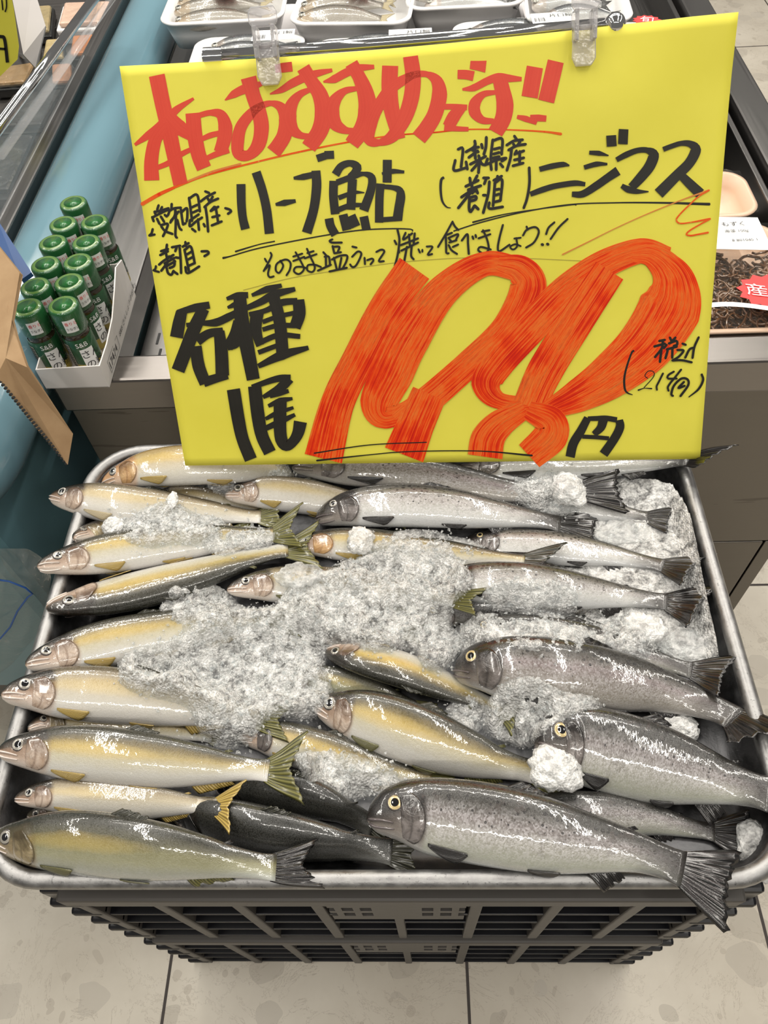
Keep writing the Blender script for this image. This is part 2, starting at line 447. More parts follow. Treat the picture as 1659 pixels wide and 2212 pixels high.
# cardboard sheet and blue board between case and counter
def m_cardboard():
    t = NT('cardboard'); co = t.coord('Object'); n1 = t.noise(co, 20, 5, .6)
    c = t.ramp(n1, [(.3, (.30, .19, .10)), (.7, (.40, .27, .15))])
    b = t.bsdf(Base_Color=c, Roughness=.75, Specular_IOR_Level=.2); t.setin(b, 'Normal', t.bump(t.noise(co, 70, 3), .15, .002)); return t.fin(b)
M['card'] = m_cardboard()
A = [Pz(-8, 524, .830), Pz(46, 592, .822), Pz(20, 662, .806), Pz(60, 792, .774), Pz(157, 936, .690), Pz(146, 1003, .665), Pz(70, 912, .715), Pz(-8, 812, .775)]
ctr = Pz(14, 775, .783)
m = MB(); n = len(A)
nrm = np.cross(A[4] - A[0], A[7] - A[0]); nrm /= np.linalg.norm(nrm)
if nrm[2] < 0: nrm = -nrm
m.add([ctr] + A, [(0, 1 + i, 1 + (i + 1) % n) for i in range(n)])
cb = thing('cardboard_sheet', 'brown corrugated cardboard sheet wedged beside the white bottle carton', 'cardboard', ctr)
o = m.build('sheet', M['card'], cb); s = o.modifiers.new('solid', 'SOLIDIFY'); s.thickness = .005; s.offset = 0
m = MB(); e0, e1 = A[7], A[5]
dd = (e1 - e0); L = np.linalg.norm(dd); dd /= L; k = int(L / .0042)
for i in range(k):                                  # open flutes along the cut edge
    c0 = e0 + dd * (i + .5) * L / k + np.array([0, -.0006, -.0006]); m.tube([c0 - nrm * .0016, c0 + nrm * .0016], .0016, 6)
m.build('corrugated_edge', M['print_black'], cb)
m = MB(); B = [Pz(-8, 470, .812), Pz(68, 588, .800), Pz(46, 604, .800), Pz(-8, 540, .805)]
off = np.array([0, .001, -.006])
m.hexa([p + off for p in B], B)
prop(m.build('blue_board', flat('blue_plastic', (.008, .05, .17), .4), smooth=False), 'dark blue plastic board behind the brown cardboard sheet', 'board')

# clear plastic bag against the case
def m_film(name, a=.12):
    t = NT(name); co = t.coord('Object'); n1 = t.noise(co, 18, 5, .65, 1.2)
    tr = t.n('ShaderNodeBsdfTransparent'); tr.inputs[0].default_value = (.95, .96, .95, 1)
    b = t.bsdf(Base_Color=(.75, .76, .72), Roughness=.06, Specular_IOR_Level=.8)
    t.setin(b, 'Normal', t.bump(n1, .9, .012))
    f = t.ramp(n1, [(.35, a * .4), (.6, a), (.68, a * 3.2), (.74, a)])
    mx = t.n('ShaderNodeMixShader'); t.l(f, mx.inputs[0]); t.l(tr.outputs[0], mx.inputs[1]); t.l(b.outputs[0], mx.inputs[2]); return t.fin(mx)
M['bag'] = m_film('thin_plastic_bag', .16)
rnd = random.Random(4)
bag = thing('plastic_bag', 'clear plastic bag with blue drawstring hanging on the teal case front', 'bag', Py(30, 1330, .52))
outline = [(-40, 1185), (60, 1196), (95, 1205), (112, 1240), (105, 1290), (98, 1340), (70, 1385), (30, 1440), (-40, 1465)]
nx, ny = 14, 18; vs = []; fs = []
for side in (0, 1):
    for j in range(ny + 1):
        v = j / ny; yy = 1185 + 280 * v
        xr = np.interp(yy, [1185, 1205, 1240, 1290, 1340, 1385, 1440, 1465], [60, 95, 112, 105, 98, 70, 30, -20])
        for i in range(nx + 1):
            u = i / nx; x = -60 + (xr + 60) * u
            bul = math.sin(math.pi * min(1, u * 1.0 + .0)) * math.sin(math.pi * v) * .03
            wr = .006 * math.sin(9 * u + 5 * v + side * 2) * math.sin(7 * v - 4 * u) + .003 * rnd.uniform(-1, 1)
            y0 = .535 - (.5 if side == 0 else 0) * bul * 1.6 + wr * (1 if side == 0 else .4) - .004 * (1 - side)
            vs.append(Py(x, yy, y0))
for side in (0, 1):
    o0 = side * (nx + 1) * (ny + 1)
    for j in range(ny):
        for i in range(nx):
            a = o0 + j * (nx + 1) + i; fs.append((a, a + 1, a + nx + 2, a + nx + 1))
o = mesh('film', vs, fs, M['bag'], bag); sb = o.modifiers.new('sub', 'SUBSURF'); sb.levels = 2; sb.render_levels = 2
m = MB(); m.tube([Py(x, y, .508) for x, y in [(-20, 1392), (0, 1380), (22, 1355), (38, 1320), (60, 1290), (70, 1283), (55, 1270), (20, 1256), (-20, 1250)]], .0013, 6)
m.build('drawstring', flat('blue_cord', (.03, .12, .42), .5), bag, smooth=True)
# ---------------------------------------------------------------- handwritten yellow price sign
S_TL = Py(258, 143, .787); S_TR = Py(1592, 28, .787); S_BR = Py(1512, 991, .56); S_BL = Py(400, 1006, .56)
S_N = np.cross(S_TR - S_BL, S_TL - S_BR); S_N /= np.linalg.norm(S_N)
if S_N @ np.array([0, 0, 1]) < 0: S_N = -S_N
S_O = (S_TL + S_TR + S_BR + S_BL) / 4
def wav(u, v):
    """gentle buckle of the card, u across, v down"""
    return .0030 * math.sin(3.1 * u + 2.2 * v) * math.sin(2.7 * v + .6) + .0026 * math.exp(-((u - .80) / .10) ** 2 - ((v - .16) / .10) ** 2) - .0028 * math.exp(-((u - .90) / .08) ** 2 - ((v - .24) / .16) ** 2) + .004 * max(0, u - .9) * 10 * max(0, .12 - v) * 8
S_UX = (S_TR - S_TL) / np.linalg.norm(S_TR - S_TL); S_VY = np.cross(S_N, S_UX)
if S_VY[2] > 0: S_VY = -S_VY
S_W = .590; S_H = .421
def paper_at(px, py, off=0.0):
    p = Pp(px, py, S_O, S_N); d = p - S_TL
    u = float(d @ S_UX) / S_W; v = float(d @ S_VY) / S_H
    return p + S_N * (wav(u, v) + off)
t = NT('fluorescent_yellow_card'); co = t.coord('Object')
n1 = t.noise(co, 9, 4, .6)
b = t.bsdf(Base_Color=t.ramp(n1, [(.3, (.74, .67, .070)), (.7, (.78, .71, .085))]), Roughness=.55, Specular_IOR_Level=.3)
t.setin(b, 'Normal', t.bump(n1, .12, .006)); M['paper'] = t.fin(b)
def m_ink(name, col, streak=None, rough=.45, spec=.35):
    t = NT(name); uv = t.n('ShaderNodeUVMap'); 
    mp = t.n('ShaderNodeMapping'); t.l(uv.outputs[0], mp.inputs[0]); mp.inputs['Scale'].default_value = (1, .05, 1)
    c = col
    if streak:
        n = t.noise(mp.outputs[0], 5.5, 6, .85); n2 = t.noise(t.coord('Object'), 22, 3)
        c = t.ramp(t.math('ADD', n, t.math('MULTIPLY', t.math('SUBTRACT', n2, .5), .42)), streak)
    b = t.bsdf(Base_Color=c, Roughness=rough, Specular_IOR_Level=spec)
    return t.fin(b)
M['ink_red'] = m_ink('red_marker', (.68, .045, .02), [(.2, (.74, .075, .035)), (.8, (.60, .032, .015))])
M['ink_black'] = m_ink('black_marker', (.012, .011, .008))
M['ink_thick'] = m_ink('broad_black_marker', (.016, .015, .011), [(.3, (.012, .011, .008)), (.66, (.022, .020, .015)), (.78, (.10, .09, .04))])
M['ink_orange'] = m_ink('broad_red_orange_brush', (.8, .15, .02), [(.30, (.50, .012, .006)), (.42, (.64, .022, .006)), (.47, (.80, .055, .006)), (.51, (.86, .105, .009)), (.538, (.70, .26, .05)), (.562, (.84, .085, .008)), (.60, (.68, .030, .006)), (.635, (.68, .25, .045)), (.68, (.55, .018, .006))], .5, .12)
M['ink_tan'] = m_ink('thin_orange_marker', (.62, .20, .03), [(.3, (.66, .12, .02)), (.7, (.60, .30, .06))])
M['ink_faint'] = m_ink('faint_pencil', (.42, .36, .05))

sign = thing('price_sign', 'large yellow handwritten paper price sign clipped to a chrome rail above the fish', 'sign', S_O)
NU, NV = 60, 44; vs = []; fs = []
tl, tr, br, bl = [np.array(p, float) for p in ((258, 143), (1592, 28), (1512, 991), (400, 1006))]
# square -> quadrilateral homography so that the card keeps straight edges
def homog(q):
    A = []; B = []
    for (u, v), (x, y) in zip(((0, 0), (1, 0), (1, 1), (0, 1)), q):
        A += [[u, v, 1, 0, 0, 0, -u * x, -v * x], [0, 0, 0, u, v, 1, -u * y, -v * y]]; B += [x, y]
    return np.append(np.linalg.solve(np.array(A), np.array(B)), 1).reshape(3, 3)
HS = homog((tl, tr, br, bl))
def sign_px(u, v):
    q = HS @ np.array([u, v, 1.0]); return q[0] / q[2], q[1] / q[2] + 13 * math.sin(math.pi * min(1, u * 1.08)) * (1 - v) ** 4
for j in range(NV + 1):
    for i in range(NU + 1):
        x, y = sign_px(i / NU, j / NV); vs.append(paper_at(x, y))
for j in range(NV):
    for i in range(NU):
        a = j * (NU + 1) + i; fs.append((a, a + NU + 1, a + NU + 2, a + 1))
o = mesh('paper', vs, fs, M['paper'], sign); s = o.modifiers.new('solid', 'SOLIDIFY'); s.thickness = .0006; s.offset = -1

def catmull(P, Wd, step):
    P = np.array(P, float); Wd = np.array(Wd, float)
    if len(P) == 2:
        n = max(2, int(np.linalg.norm(P[1] - P[0]) / step) + 1); tt = np.linspace(0, 1, n)
        return P[0] + np.outer(tt, P[1] - P[0]), Wd[0] + tt * (Wd[1] - Wd[0])
    Q = np.vstack([2 * P[0] - P[1], P, 2 * P[-1] - P[-2]]); out = []; ow = []
    for i in range(len(P) - 1):
        p0, p1, p2, p3 = Q[i:i + 4]; n = max(2, int(np.linalg.norm(p2 - p1) / step) + 1)
        for k in range(n + (i == len(P) - 2)):
            s = k / n
            out.append(.5 * (2 * p1 + (p2 - p0) * s + (2 * p0 - 5 * p1 + 4 * p2 - p3) * s * s + (3 * p1 - p0 - 3 * p2 + p3) * s ** 3))
            ow.append(Wd[i] + (Wd[i + 1] - Wd[i]) * s)
    return np.array(out), np.array(ow)
LAY = [0.00025]
def glyph(name, mat, crop, strokes, width, round_=True, lay=None):
    """crop = (x0, y0, scale): strokes were traced in an enlarged view; width in the same units"""
    x0, y0, s = crop; vs = []; fs = []; uv = []
    for st in strokes:
        if isinstance(st, tuple) and len(st) == 2 and isinstance(st[0], list): pts, wd = st
        else: pts, wd = st, width
        if not isinstance(wd, (list, tuple)): wd = [wd] * len(pts)
        P, Wd = catmull([(x0 + p[0] / s, y0 + p[1] / s) for p in pts], [q / s for q in wd], 3.0 if max(wd) / s < 12 else 5.0)
        LAY[0] += 3e-6; off = LAY[0] if lay is None else lay
        k = len(P); T = np.gradient(P, axis=0); T /= (np.linalg.norm(T, axis=1)[:, None] + 1e-9)
        Nn = np.stack([-T[:, 1], T[:, 0]], 1); base = len(vs); su = random.Random(base + k).uniform(0, 9)
        dist = 0
        NA = 2 if max(wd) / s < 14 else 6
        if round_:
            e = min(Wd[0], Wd[-1]) * .42
            P = np.vstack([P[0] - T[0] * e, P, P[-1] + T[-1] * e]); Wd = np.concatenate([[Wd[0] * .45], Wd, [Wd[-1] * .45]])
            Nn = np.vstack([Nn[0], Nn, Nn[-1]]); k += 2
        for i in range(k):
            if i: dist += np.linalg.norm(P[i] - P[i - 1])
            for a in range(NA + 1):
                f = a / NA - .5; q = P[i] + Nn[i] * Wd[i] * f
                vs.append(paper_at(q[0], q[1], off)); uv.append((f * 3.2 + su, dist / 170. + su))
        for i in range(k - 1):
            for a in range(NA):
                b_ = base + i * (NA + 1) + a; fs.append((b_, b_ + NA + 1, b_ + NA + 2, b_ + 1))
        if round_:      # round joints so that sharp turns of the pen stay closed
            for (i, p) in enumerate(pts[1:-1]):
                cx, cy = x0 + p[0] / s, y0 + p[1] / s; r = wd[i + 1] / s / 2; b_ = len(vs)
                LAY[0] += 4e-7
                for a in range(10): vs.append(paper_at(cx + r * math.cos(a * .6283), cy + r * math.sin(a * .6283), (LAY[0] if lay is None else lay + 4e-6))); uv.append((su, su))
                fs.append(tuple(range(b_, b_ + 10)))
    return mesh(name, vs, fs, mat, sign, smooth=True, uvs=uv)
IR, IB, IT, IO, IN = M['ink_red'], M['ink_black'], M['ink_thick'], M['ink_orange'], M['ink_tan']
RC = 'red_character'; BC = 'black_character'; SC = 'small_black_character'; UL = 'underline'
# thin rules drawn first
cA = (280, 140, 5.925); cB = (480, 130, 5.925); cC = (680, 110, 5.925); cD = (900, 100, 4.879)
cE = (320, 400, 8.295); cF = (500, 320, 8.295); cG = (680, 310, 8.295); cH = (560, 500, 5.53)
cI = (840, 470, 4.1475); cJ = (940, 290, 7.54); cK = (1130, 270, 4.046); cL = (1190, 400, 4.608)
cM = (360, 600, 5.184); cN = (460, 800, 7.54); cP = (1340, 710, 8.295); cQ = (1200, 860, 9.217); c0 = (620, 540, 1.693)
one = (0, 0, 1)
glyph(UL, M['ink_orange'], one, [([(308, 441), (345, 420), (378, 405)], [8, 8, 6]), ([(378, 405), (450, 378), (560, 349), (650, 328), (750, 308), (850, 293), (934, 287), (1010, 280), (1105, 281), (1175, 285), (1211, 290)], [5, 4, 4, 4, 3.5, 3, 3, 3, 3, 4, 6])], 5)
glyph(UL, IN, one, [([(408, 391), (460, 371), (521, 354)], [4, 4.5, 4])], 4)
glyph(UL, IB, one, [([(483, 557), (500, 553), (560, 536), (670, 514), (770, 498), (840, 494), (887, 495), (891, 499)], [5, 3, 3, 3, 3, 3, 3, 3])], 3)
glyph(UL, IB, one, [([(510, 543), (560, 528), (594, 521)], [4, 2.5, 3])], 3)
glyph(UL, IB, one, [([(980, 499), (1040, 480), (1130, 458), (1230, 442), (1330, 438), (1430, 438), (1535, 441)], [3, 3, 3, 3, 3, 4, 6])], 3)
glyph(UL, IB, one, [([(1021, 480), (1100, 461), (1230, 443), (1244, 443)], [4, 2.5, 2.5, 3])], 3)
glyph(UL, M['ink_faint'], one, [([(527, 626), (640, 598), (780, 577), (900, 563), (1060, 556), (1290, 565)], 1.6)], 2)
# red headline
glyph(RC, IR, cA, [([(350, 135), (420, 470), (510, 850), (575, 1150), (660, 1530)], [205, 200, 200, 190, 185]),
                   ([(70, 1025), (240, 905), (420, 770), (600, 580), (825, 432)], [36, 100, 130, 95, 34]),
                   ([(440, 800), (335, 960), (285, 1220), (290, 1480)], [150, 165, 178, 195]),
                   ([(500, 650), (640, 800), (790, 900)], [150, 190, 150]), ([(340, 1325), (500, 1260), (660, 1150), (790, 1085)], [62, 72, 72, 60])], 150, False)
glyph(RC, IR, cA, [([(815, 620), (840, 900), (890, 1150), (960, 1325)], [190, 195, 190, 190]),
                   ([(890, 650), (1040, 615), (1170, 640), (1230, 790), (1215, 960), (1165, 1120)], [70, 75, 130, 180, 180, 165]),
                   ([(930, 952), (1040, 905), (1150, 878)], [62, 75, 70]), ([(990, 1200), (1130, 1140), (1280, 1095)], [66, 80, 70])], 150, False)
glyph(RC, IR, cB, [([(40, 515), (150, 440), (270, 380), (420, 330), (520, 300)], [14, 100, 120, 100, 50]),
                   ([(340, 225), (400, 450), (470, 650), (508, 860), (470, 1080), (350, 1215), (220, 1200), (205, 1040), (250, 850), (370, 690), (500, 590), (640, 555), (760, 610), (830, 760), (800, 960), (720, 1100), (660, 1180)],
                    [200, 185, 190, 190, 180, 130, 150, 165, 150, 130, 90, 70, 130, 200, 190, 190, 195]),
                   ([(680, 113), (780, 100), (900, 86)], [100, 125, 125])], 150, False)
glyph(RC, IR, cB, [([(615, 437), (760, 385), (900, 300), (1080, 215), (1250, 165), (1412, 132)], [18, 80, 110, 115, 85, 44]),
                   ([(1040, 100), (1150, 280), (1260, 460), (1300, 680), (1255, 900), (1110, 1118)], [175, 170, 200, 225, 215, 195]),
                   ([(1140, 375), (1000, 440), (900, 560), (860, 720), (900, 880), (1010, 965), (1140, 975)], [60, 95, 150, 190, 160, 90, 60])], 150, False)
glyph(RC, IR, cC, [([(112, 400), (250, 365), (400, 285), (560, 225), (762, 208)], [20, 105, 110, 100, 54]),
                   ([(470, 165), (570, 340), (650, 540), (680, 760), (630, 970), (475, 1195)], [170, 170, 210, 245, 230, 190]),
                   ([(535, 485), (380, 520), (260, 640), (225, 790), (270, 940), (400, 1020), (510, 1020)], [62, 90, 160, 185, 170, 95, 60])], 150, False)
glyph(RC, IR, cC, [([(965, 195), (958, 480), (985, 760), (1080, 1130)], [205, 205, 200, 160]),
                   ([(1225, 75), (1257, 330), (1235, 600), (1150, 860), (1000, 1090), (830, 1175), (700, 1140), (715, 950), (800, 740), (960, 500), (1120, 385), (1280, 310), (1440, 305), (1560, 390), (1595, 560), (1540, 800), (1440, 980), (1330, 1120)],
                    [190, 200, 200, 190, 160, 85, 140, 165, 150, 150, 130, 90, 75, 150, 195, 195, 200, 200])], 150, False)
glyph(RC, IR, cD, [([(240, 640), (400, 640), (530, 648)], 60), ([(470, 645), (390, 745), (335, 850)], [110, 135, 130]), ([(290, 858), (430, 872), (545, 876)], [70, 55, 46])], 60, False)
glyph(RC, IR, cD, [([(430, 300), (520, 303), (600, 318)], [95, 100, 105]), ([(562, 200), (640, 208), (728, 218)], [85, 100, 125]),
                   ([(480, 458), (600, 440), (740, 370), (860, 330), (980, 342), (1104, 350)], [24, 75, 80, 90, 78, 44]),
                   ([(870, 340), (900, 460), (928, 620), (905, 770), (828, 912)], [150, 160, 180, 170, 160]),
                   ([(830, 488), (700, 510), (615, 600), (612, 700), (690, 780), (810, 792)], [46, 70, 120, 125, 80, 55])], 60, False)
glyph('exclamation_mark', IR, cD, [([(1243, 222), (1215, 380), (1187, 540)], 172), ([(1462, 162), (1410, 380), (1360, 585)], 170), ([(1055, 745), (1150, 768), (1262, 812)], [40, 66, 40]), ([(1192, 752), (1280, 758), (1362, 765)], [55, 72, 64])], 60, False)
# small black writing on the left
glyph(SC, IB, cE, [[(95, 785), (72, 865), (35, 900), (130, 882)]], 44)
glyph(SC, IB, cE, [[(200, 360), (175, 440)], [(262, 390), (236, 445)], [(125, 475), (180, 470), (255, 450), (380, 412)], [(130, 490), (160, 540)], [(95, 575), (240, 500), (385, 440), (372, 530), (340, 555)],
                   [(85, 570), (112, 645)], [(172, 600), (215, 690)], [(240, 560), (300, 655)], [(310, 530), (345, 560)], [(240, 715), (360, 690), (345, 780), (280, 912)], [(250, 740), (320, 820), (450, 872)]], 46)
glyph(SC, IB, cE, [[(435, 335), (430, 430)], [(385, 465), (480, 415), (600, 402)], [(500, 420), (490, 540), (410, 670)], [(420, 640), (560, 470)], [(512, 470), (508, 700), (503, 900), (530, 938)], [(535, 620), (575, 760), (612, 800)],
                   [(600, 430), (622, 600), (640, 705)], [(600, 495), (705, 412), (715, 560), (702, 650)], [(640, 700), (685, 682)]], 46)
glyph(SC, IB, cE, [[(745, 225), (775, 440), (800, 640)], [(745, 240), (890, 175), (940, 470)], [(792, 398), (895, 350)], [(812, 490), (905, 448)], [(775, 620), (920, 522)], [(762, 625), (762, 735), (870, 650), (980, 578)], [(905, 610), (925, 800)], [(800, 780), (862, 828)], [(1008, 692), (1030, 738)]], 46)
glyph(SC, IB, cE, [[(1035, 112), (1105, 138)], [(955, 290), (1070, 205), (1210, 132)], [(1080, 235), (1108, 290)], [(1170, 205), (1120, 290)], [(1020, 392), (1130, 300), (1268, 240)], [(1040, 390), (1070, 600), (1088, 830)],
                   [(1200, 385), (1132, 462)], [(1135, 462), (1270, 385)], [(1222, 390), (1270, 680)], [(1162, 572), (1290, 540)], [(1152, 720), (1330, 648)]], 46)
glyph(SC, IB, cE, [[(1395, 412), (1470, 435), (1498, 468), (1442, 512)]], 46)
glyph(SC, IB, cE, [[(352, 1062), (340, 1150)], [(270, 1168), (335, 1215)], [(245, 1180), (370, 1140)], [(230, 1250), (370, 1180)], [(210, 1420), (310, 1340), (470, 1245)], [(330, 1200), (360, 1330)], [(310, 1400), (485, 1300)], [(330, 1455), (500, 1360)], [(250, 1530), (370, 1370)], [(345, 1470), (372, 1570), (430, 1600), (470, 1530)], [(490, 1350), (480, 1440), (400, 1480)], [(465, 1535), (540, 1588)], [(390, 1270), (460, 1330)]], 46)
glyph(SC, IB, cE, [[(440, 1110), (590, 1082)], [(525, 1120), (500, 1180)], [(580, 1120), (598, 1350), (605, 1570)], [(510, 1290), (568, 1300)], [(682, 1015), (690, 1090)], [(632, 1100), (740, 1035)], [(665, 1150), (745, 1530)], [(680, 1150), (780, 1100), (850, 1395)], [(710, 1235), (790, 1190)], [(725, 1330), (810, 1285)], [(742, 1440), (845, 1392)], [(682, 1462), (722, 1570), (930, 1452)]], 46)
glyph(SC, IB, cE, [[(970, 1182), (1080, 1182), (1095, 1220), (1022, 1268)]], 46)
glyph(SC, IB, cE, [[(155, 1445), (142, 1500), (112, 1522), (210, 1550)]], 40)
# product names
glyph(BC, IT, cF, [([(182, 645), (190, 1000), (215, 1250), (262, 1450)], [160, 155, 150, 160]), ([(452, 430), (560, 750), (640, 1100), (690, 1530)], [165, 160, 160, 165])], 160, False)
glyph(BC, IT, cF, [([(800, 1010), (960, 980), (1160, 945)], [50, 115, 62])], 160, False)
glyph(BC, IT, cF, [([(1122, 540), (1300, 515), (1560, 460)], [50, 115, 110]), ([(1520, 405), (1532, 700), (1480, 1100), (1355, 1515)], [160, 170, 165, 175])], 160, False)
glyph(BC, IT, cG, [([(100, 185), (142, 312)], 160), ([(262, 135), (268, 280)], 172)], 160, False)
glyph(BC, IT, cG, [([(375, 560), (480, 410), (640, 355), (760, 420), (730, 520), (640, 610)], [150, 135, 115, 160, 150, 140]), ([(345, 670), (340, 950), (372, 1265)], 155),
                   ([(400, 700), (700, 590), (880, 545), (1020, 610), (1010, 830), (880, 1200)], [110, 110, 75, 140, 150, 170]), ([(680, 640), (665, 900), (650, 1185)], 160),
                   ([(430, 975), (700, 880), (895, 880)], [90, 75, 16]), ([(430, 1185), (640, 1110), (850, 1100)], [100, 95, 70]),
                   ([(260, 1340), (290, 1480), (375, 1635)], 155), ([(510, 1270), (580, 1550)], 160), ([(650, 1290), (740, 1490)], 170), ([(880, 1305), (930, 1545)], 155)], 160, False)
glyph(BC, IT, cG, [([(1302, 295), (1298, 700)], 160), ([(1205, 545), (1400, 500), (1605, 512)], [50, 90, 50]), ([(1180, 720), (1160, 1000), (1155, 1415)], 150),
                   ([(1180, 770), (1400, 790), (1520, 840), (1540, 960), (1510, 1150), (1480, 1370)], [80, 90, 130, 165, 165, 175]), ([(1120, 1370), (1560, 1340)], 90)], 160, False)
glyph(SC, IB, cJ, [([(140, 705), (98, 745), (88, 900), (112, 1080), (180, 1180), (250, 1200)], [44, 44, 40, 36, 26, 14])], 40)
glyph(SC, IB, cJ, [[(370, 248), (448, 240), (420, 540)], [(325, 425), (308, 590), (510, 545)], [(500, 450), (522, 570)]], 46)
glyph(SC, IB, cJ, [[(642, 112), (640, 200), (500, 290)], [(600, 230), (705, 212)], [(642, 180), (652, 400)], [(545, 380), (690, 272)], [(752, 165), (765, 228)], [(830, 52), (822, 210), (790, 330)], [(570, 490), (820, 362)], [(705, 350), (718, 420), (702, 630)], [(592, 592), (700, 470)], [(725, 430), (765, 490), (820, 500)], [(600, 260), (700, 290)]], 48)
glyph(SC, IB, cJ, [[(935, 92), (910, 300), (900, 420)], [(940, 105), (1085, 80), (1078, 330)], [(955, 245), (1050, 222)], [(945, 325), (1040, 298)], [(920, 392), (1040, 365)], [(850, 400), (832, 490), (980, 425), (1150, 390), (1080, 440)], [(902, 490), (912, 580)], [(992, 440), (990, 580)], [(1055, 480), (1100, 535)]], 46)
glyph(SC, IB, cJ, [[(1285, 32), (1320, 85)], [(1160, 180), (1280, 110), (1420, 92)], [(1270, 160), (1292, 200)], [(1380, 120), (1332, 190)], [(1190, 260), (1320, 190), (1468, 165)], [(1240, 250), (1220, 400), (1165, 590)], [(1320, 270), (1292, 330)], [(1295, 322), (1440, 272)], [(1372, 280), (1372, 490)], [(1285, 420), (1440, 385)], [(1262, 515), (1430, 470)]], 46)
glyph(SC, IB, cJ, [[(562, 712), (572, 790)], [(682, 675), (632, 770)], [(495, 850), (700, 752)], [(535, 905), (740, 838)], [(425, 1025), (540, 950), (660, 900)], [(592, 800), (605, 960)], [(662, 890), (690, 960)], [(590, 930), (375, 1200)], [(560, 1035), (655, 1010), (660, 1060), (562, 1090)], [(560, 1022), (550, 1200), (575, 1260), (640, 1162)], [(642, 1162), (700, 1220)], [(540, 920), (640, 930)]], 48)
glyph(SC, IB, cJ, [[(782, 712), (868, 712)], [(830, 722), (797, 810)], [(880, 772), (860, 980), (780, 1280)], [(780, 992), (818, 992)], [(950, 752), (1080, 682)], [(1012, 682), (1010, 750)], [(970, 800), (940, 1165)], [(965, 795), (1085, 742), (1060, 1080)], [(990, 902), (1040, 892)], [(982, 992), (1040, 972)], [(962, 1102), (1060, 1080)], [(880, 1112), (882, 1208), (1098, 1182)]], 46)
glyph(SC, IB, cJ, [([(1527, 545), (1532, 800), (1492, 1050), (1440, 1200)], [46, 44, 44, 44])], 40)
glyph(BC, IT, cK, [([(140, 388), (250, 360), (350, 345), (402, 356)], [45, 50, 46, 12]), ([(60, 605), (170, 565), (280, 533), (450, 508), (542, 518)], [44, 52, 50, 50, 36])], 50, False)
glyph(BC, IT, cK, [([(574, 242), (660, 248), (745, 268)], [34, 44, 10]), ([(530, 372), (640, 342), (735, 342)], [40, 46, 20]), ([(425, 605), (520, 602), (640, 530), (740, 460), (830, 400)], [46, 62, 70, 72, 82]), ([(765, 92), (772, 188)], 88), ([(875, 38), (870, 168)], 86)], 50, False)
glyph(BC, IT, cK, [([(815, 305), (900, 260), (1000, 222), (1090, 220), (1145, 260), (1110, 360), (1030, 460), (950, 545)], [44, 54, 48, 50, 96, 95, 88, 76]), ([(862, 530), (920, 562), (1000, 580), (1102, 582)], [40, 60, 44, 10])], 50, False)
glyph(BC, IT, cK, [([(1230, 212), (1300, 185), (1390, 158), (1470, 165), (1515, 215), (1460, 330), (1350, 440), (1190, 600)], [44, 44, 44, 60, 92, 88, 90, 98]), ([(1380, 430), (1460, 510), (1555, 600)], [70, 84, 92])], 50, False)
glyph('flourish', IN, cL, [([(115, 690), (360, 570), (600, 450), (850, 335), (1100, 230), (1340, 135), (1580, 50)], [14, 11, 10, 10, 10, 12, 20])], 12)
glyph('flourish', IO, cL, [([(1580, 50), (1480, 110), (1380, 200), (1290, 290), (1255, 345), (1290, 380), (1400, 370), (1590, 335)], [18, 14, 14, 14, 15, 15, 13, 20])], 14)
glyph('flourish', IO, cL, [([(1590, 335), (1500, 385), (1390, 450), (1355, 490), (1400, 502), (1480, 488), (1570, 472)], [20, 14, 15, 16, 16, 16, 20])], 14)
# sentence in the middle
glyph(SC, IB, cH, [[(75, 322), (95, 360)], [(142, 250), (150, 300), (60, 470)], [(70, 455), (132, 400), (112, 500), (132, 542), (180, 532)]], 24)
glyph(SC, IB, cH, [[(258, 345), (292, 410), (245, 490), (205, 460), (220, 380), (320, 332), (378, 370), (372, 450), (332, 520)]], 24)
glyph(SC, IB, cH, [[(412, 297), (520, 262)], [(412, 350), (545, 300)], [(440, 245), (510, 370), (538, 450), (480, 505), (422, 475), (440, 425), (520, 420), (580, 440)]], 24)
glyph(SC, IB, cH, [[(580, 255), (655, 232)], [(548, 318), (690, 268)], [(575, 203), (612, 290), (668, 420), (640, 480), (580, 460), (588, 400), (670, 395), (742, 422)]], 24)
glyph(SC, IB, cH, [[(770, 245), (810, 290)], [(785, 300), (835, 300), (850, 400)], [(800, 300), (802, 420)], [(705, 465), (860, 395)], [(878, 92), (845, 110), (870, 130), (990, 130)], [(880, 172), (900, 255)], [(885, 180), (960, 182), (942, 240)], [(900, 258), (980, 245)], [(872, 332), (960, 290), (1050, 285), (1045, 350), (1005, 430)], [(895, 310), (930, 450)], [(985, 312), (960, 440)], [(842, 475), (1050, 430)]], 26)
glyph(SC, IB, cH, [[(1115, 178), (1165, 190)], [(1112, 300), (1180, 237), (1222, 262), (1190, 350), (1150, 412), (1112, 420), (1088, 390)]], 25)
glyph(SC, IB, cH, [[(1260, 312), (1265, 388)], [(1292, 340), (1350, 322), (1365, 345), (1332, 390)]], 25)
glyph(SC, IB, cH, [[(1400, 242), (1460, 215), (1495, 240), (1430, 350), (1490, 352)]], 25)
glyph(SC, IB, cI, [[(78, 108), (95, 200), (80, 330), (55, 430)], [(52, 205), (68, 238)], [(150, 135), (130, 195), (210, 140)], [(108, 245), (262, 185)], [(180, 150), (190, 260)], [(232, 140), (222, 230)], [(112, 295), (262, 222)], [(162, 260), (138, 390)], [(205, 250), (200, 340), (222, 372)], [(88, 270), (92, 312)]], 20)
glyph(SC, IB, cI, [[(265, 282), (278, 312)], [(300, 287), (300, 305)]], 18)
glyph(SC, IB, cI, [[(338, 258), (390, 262), (348, 330), (388, 325)]], 18)
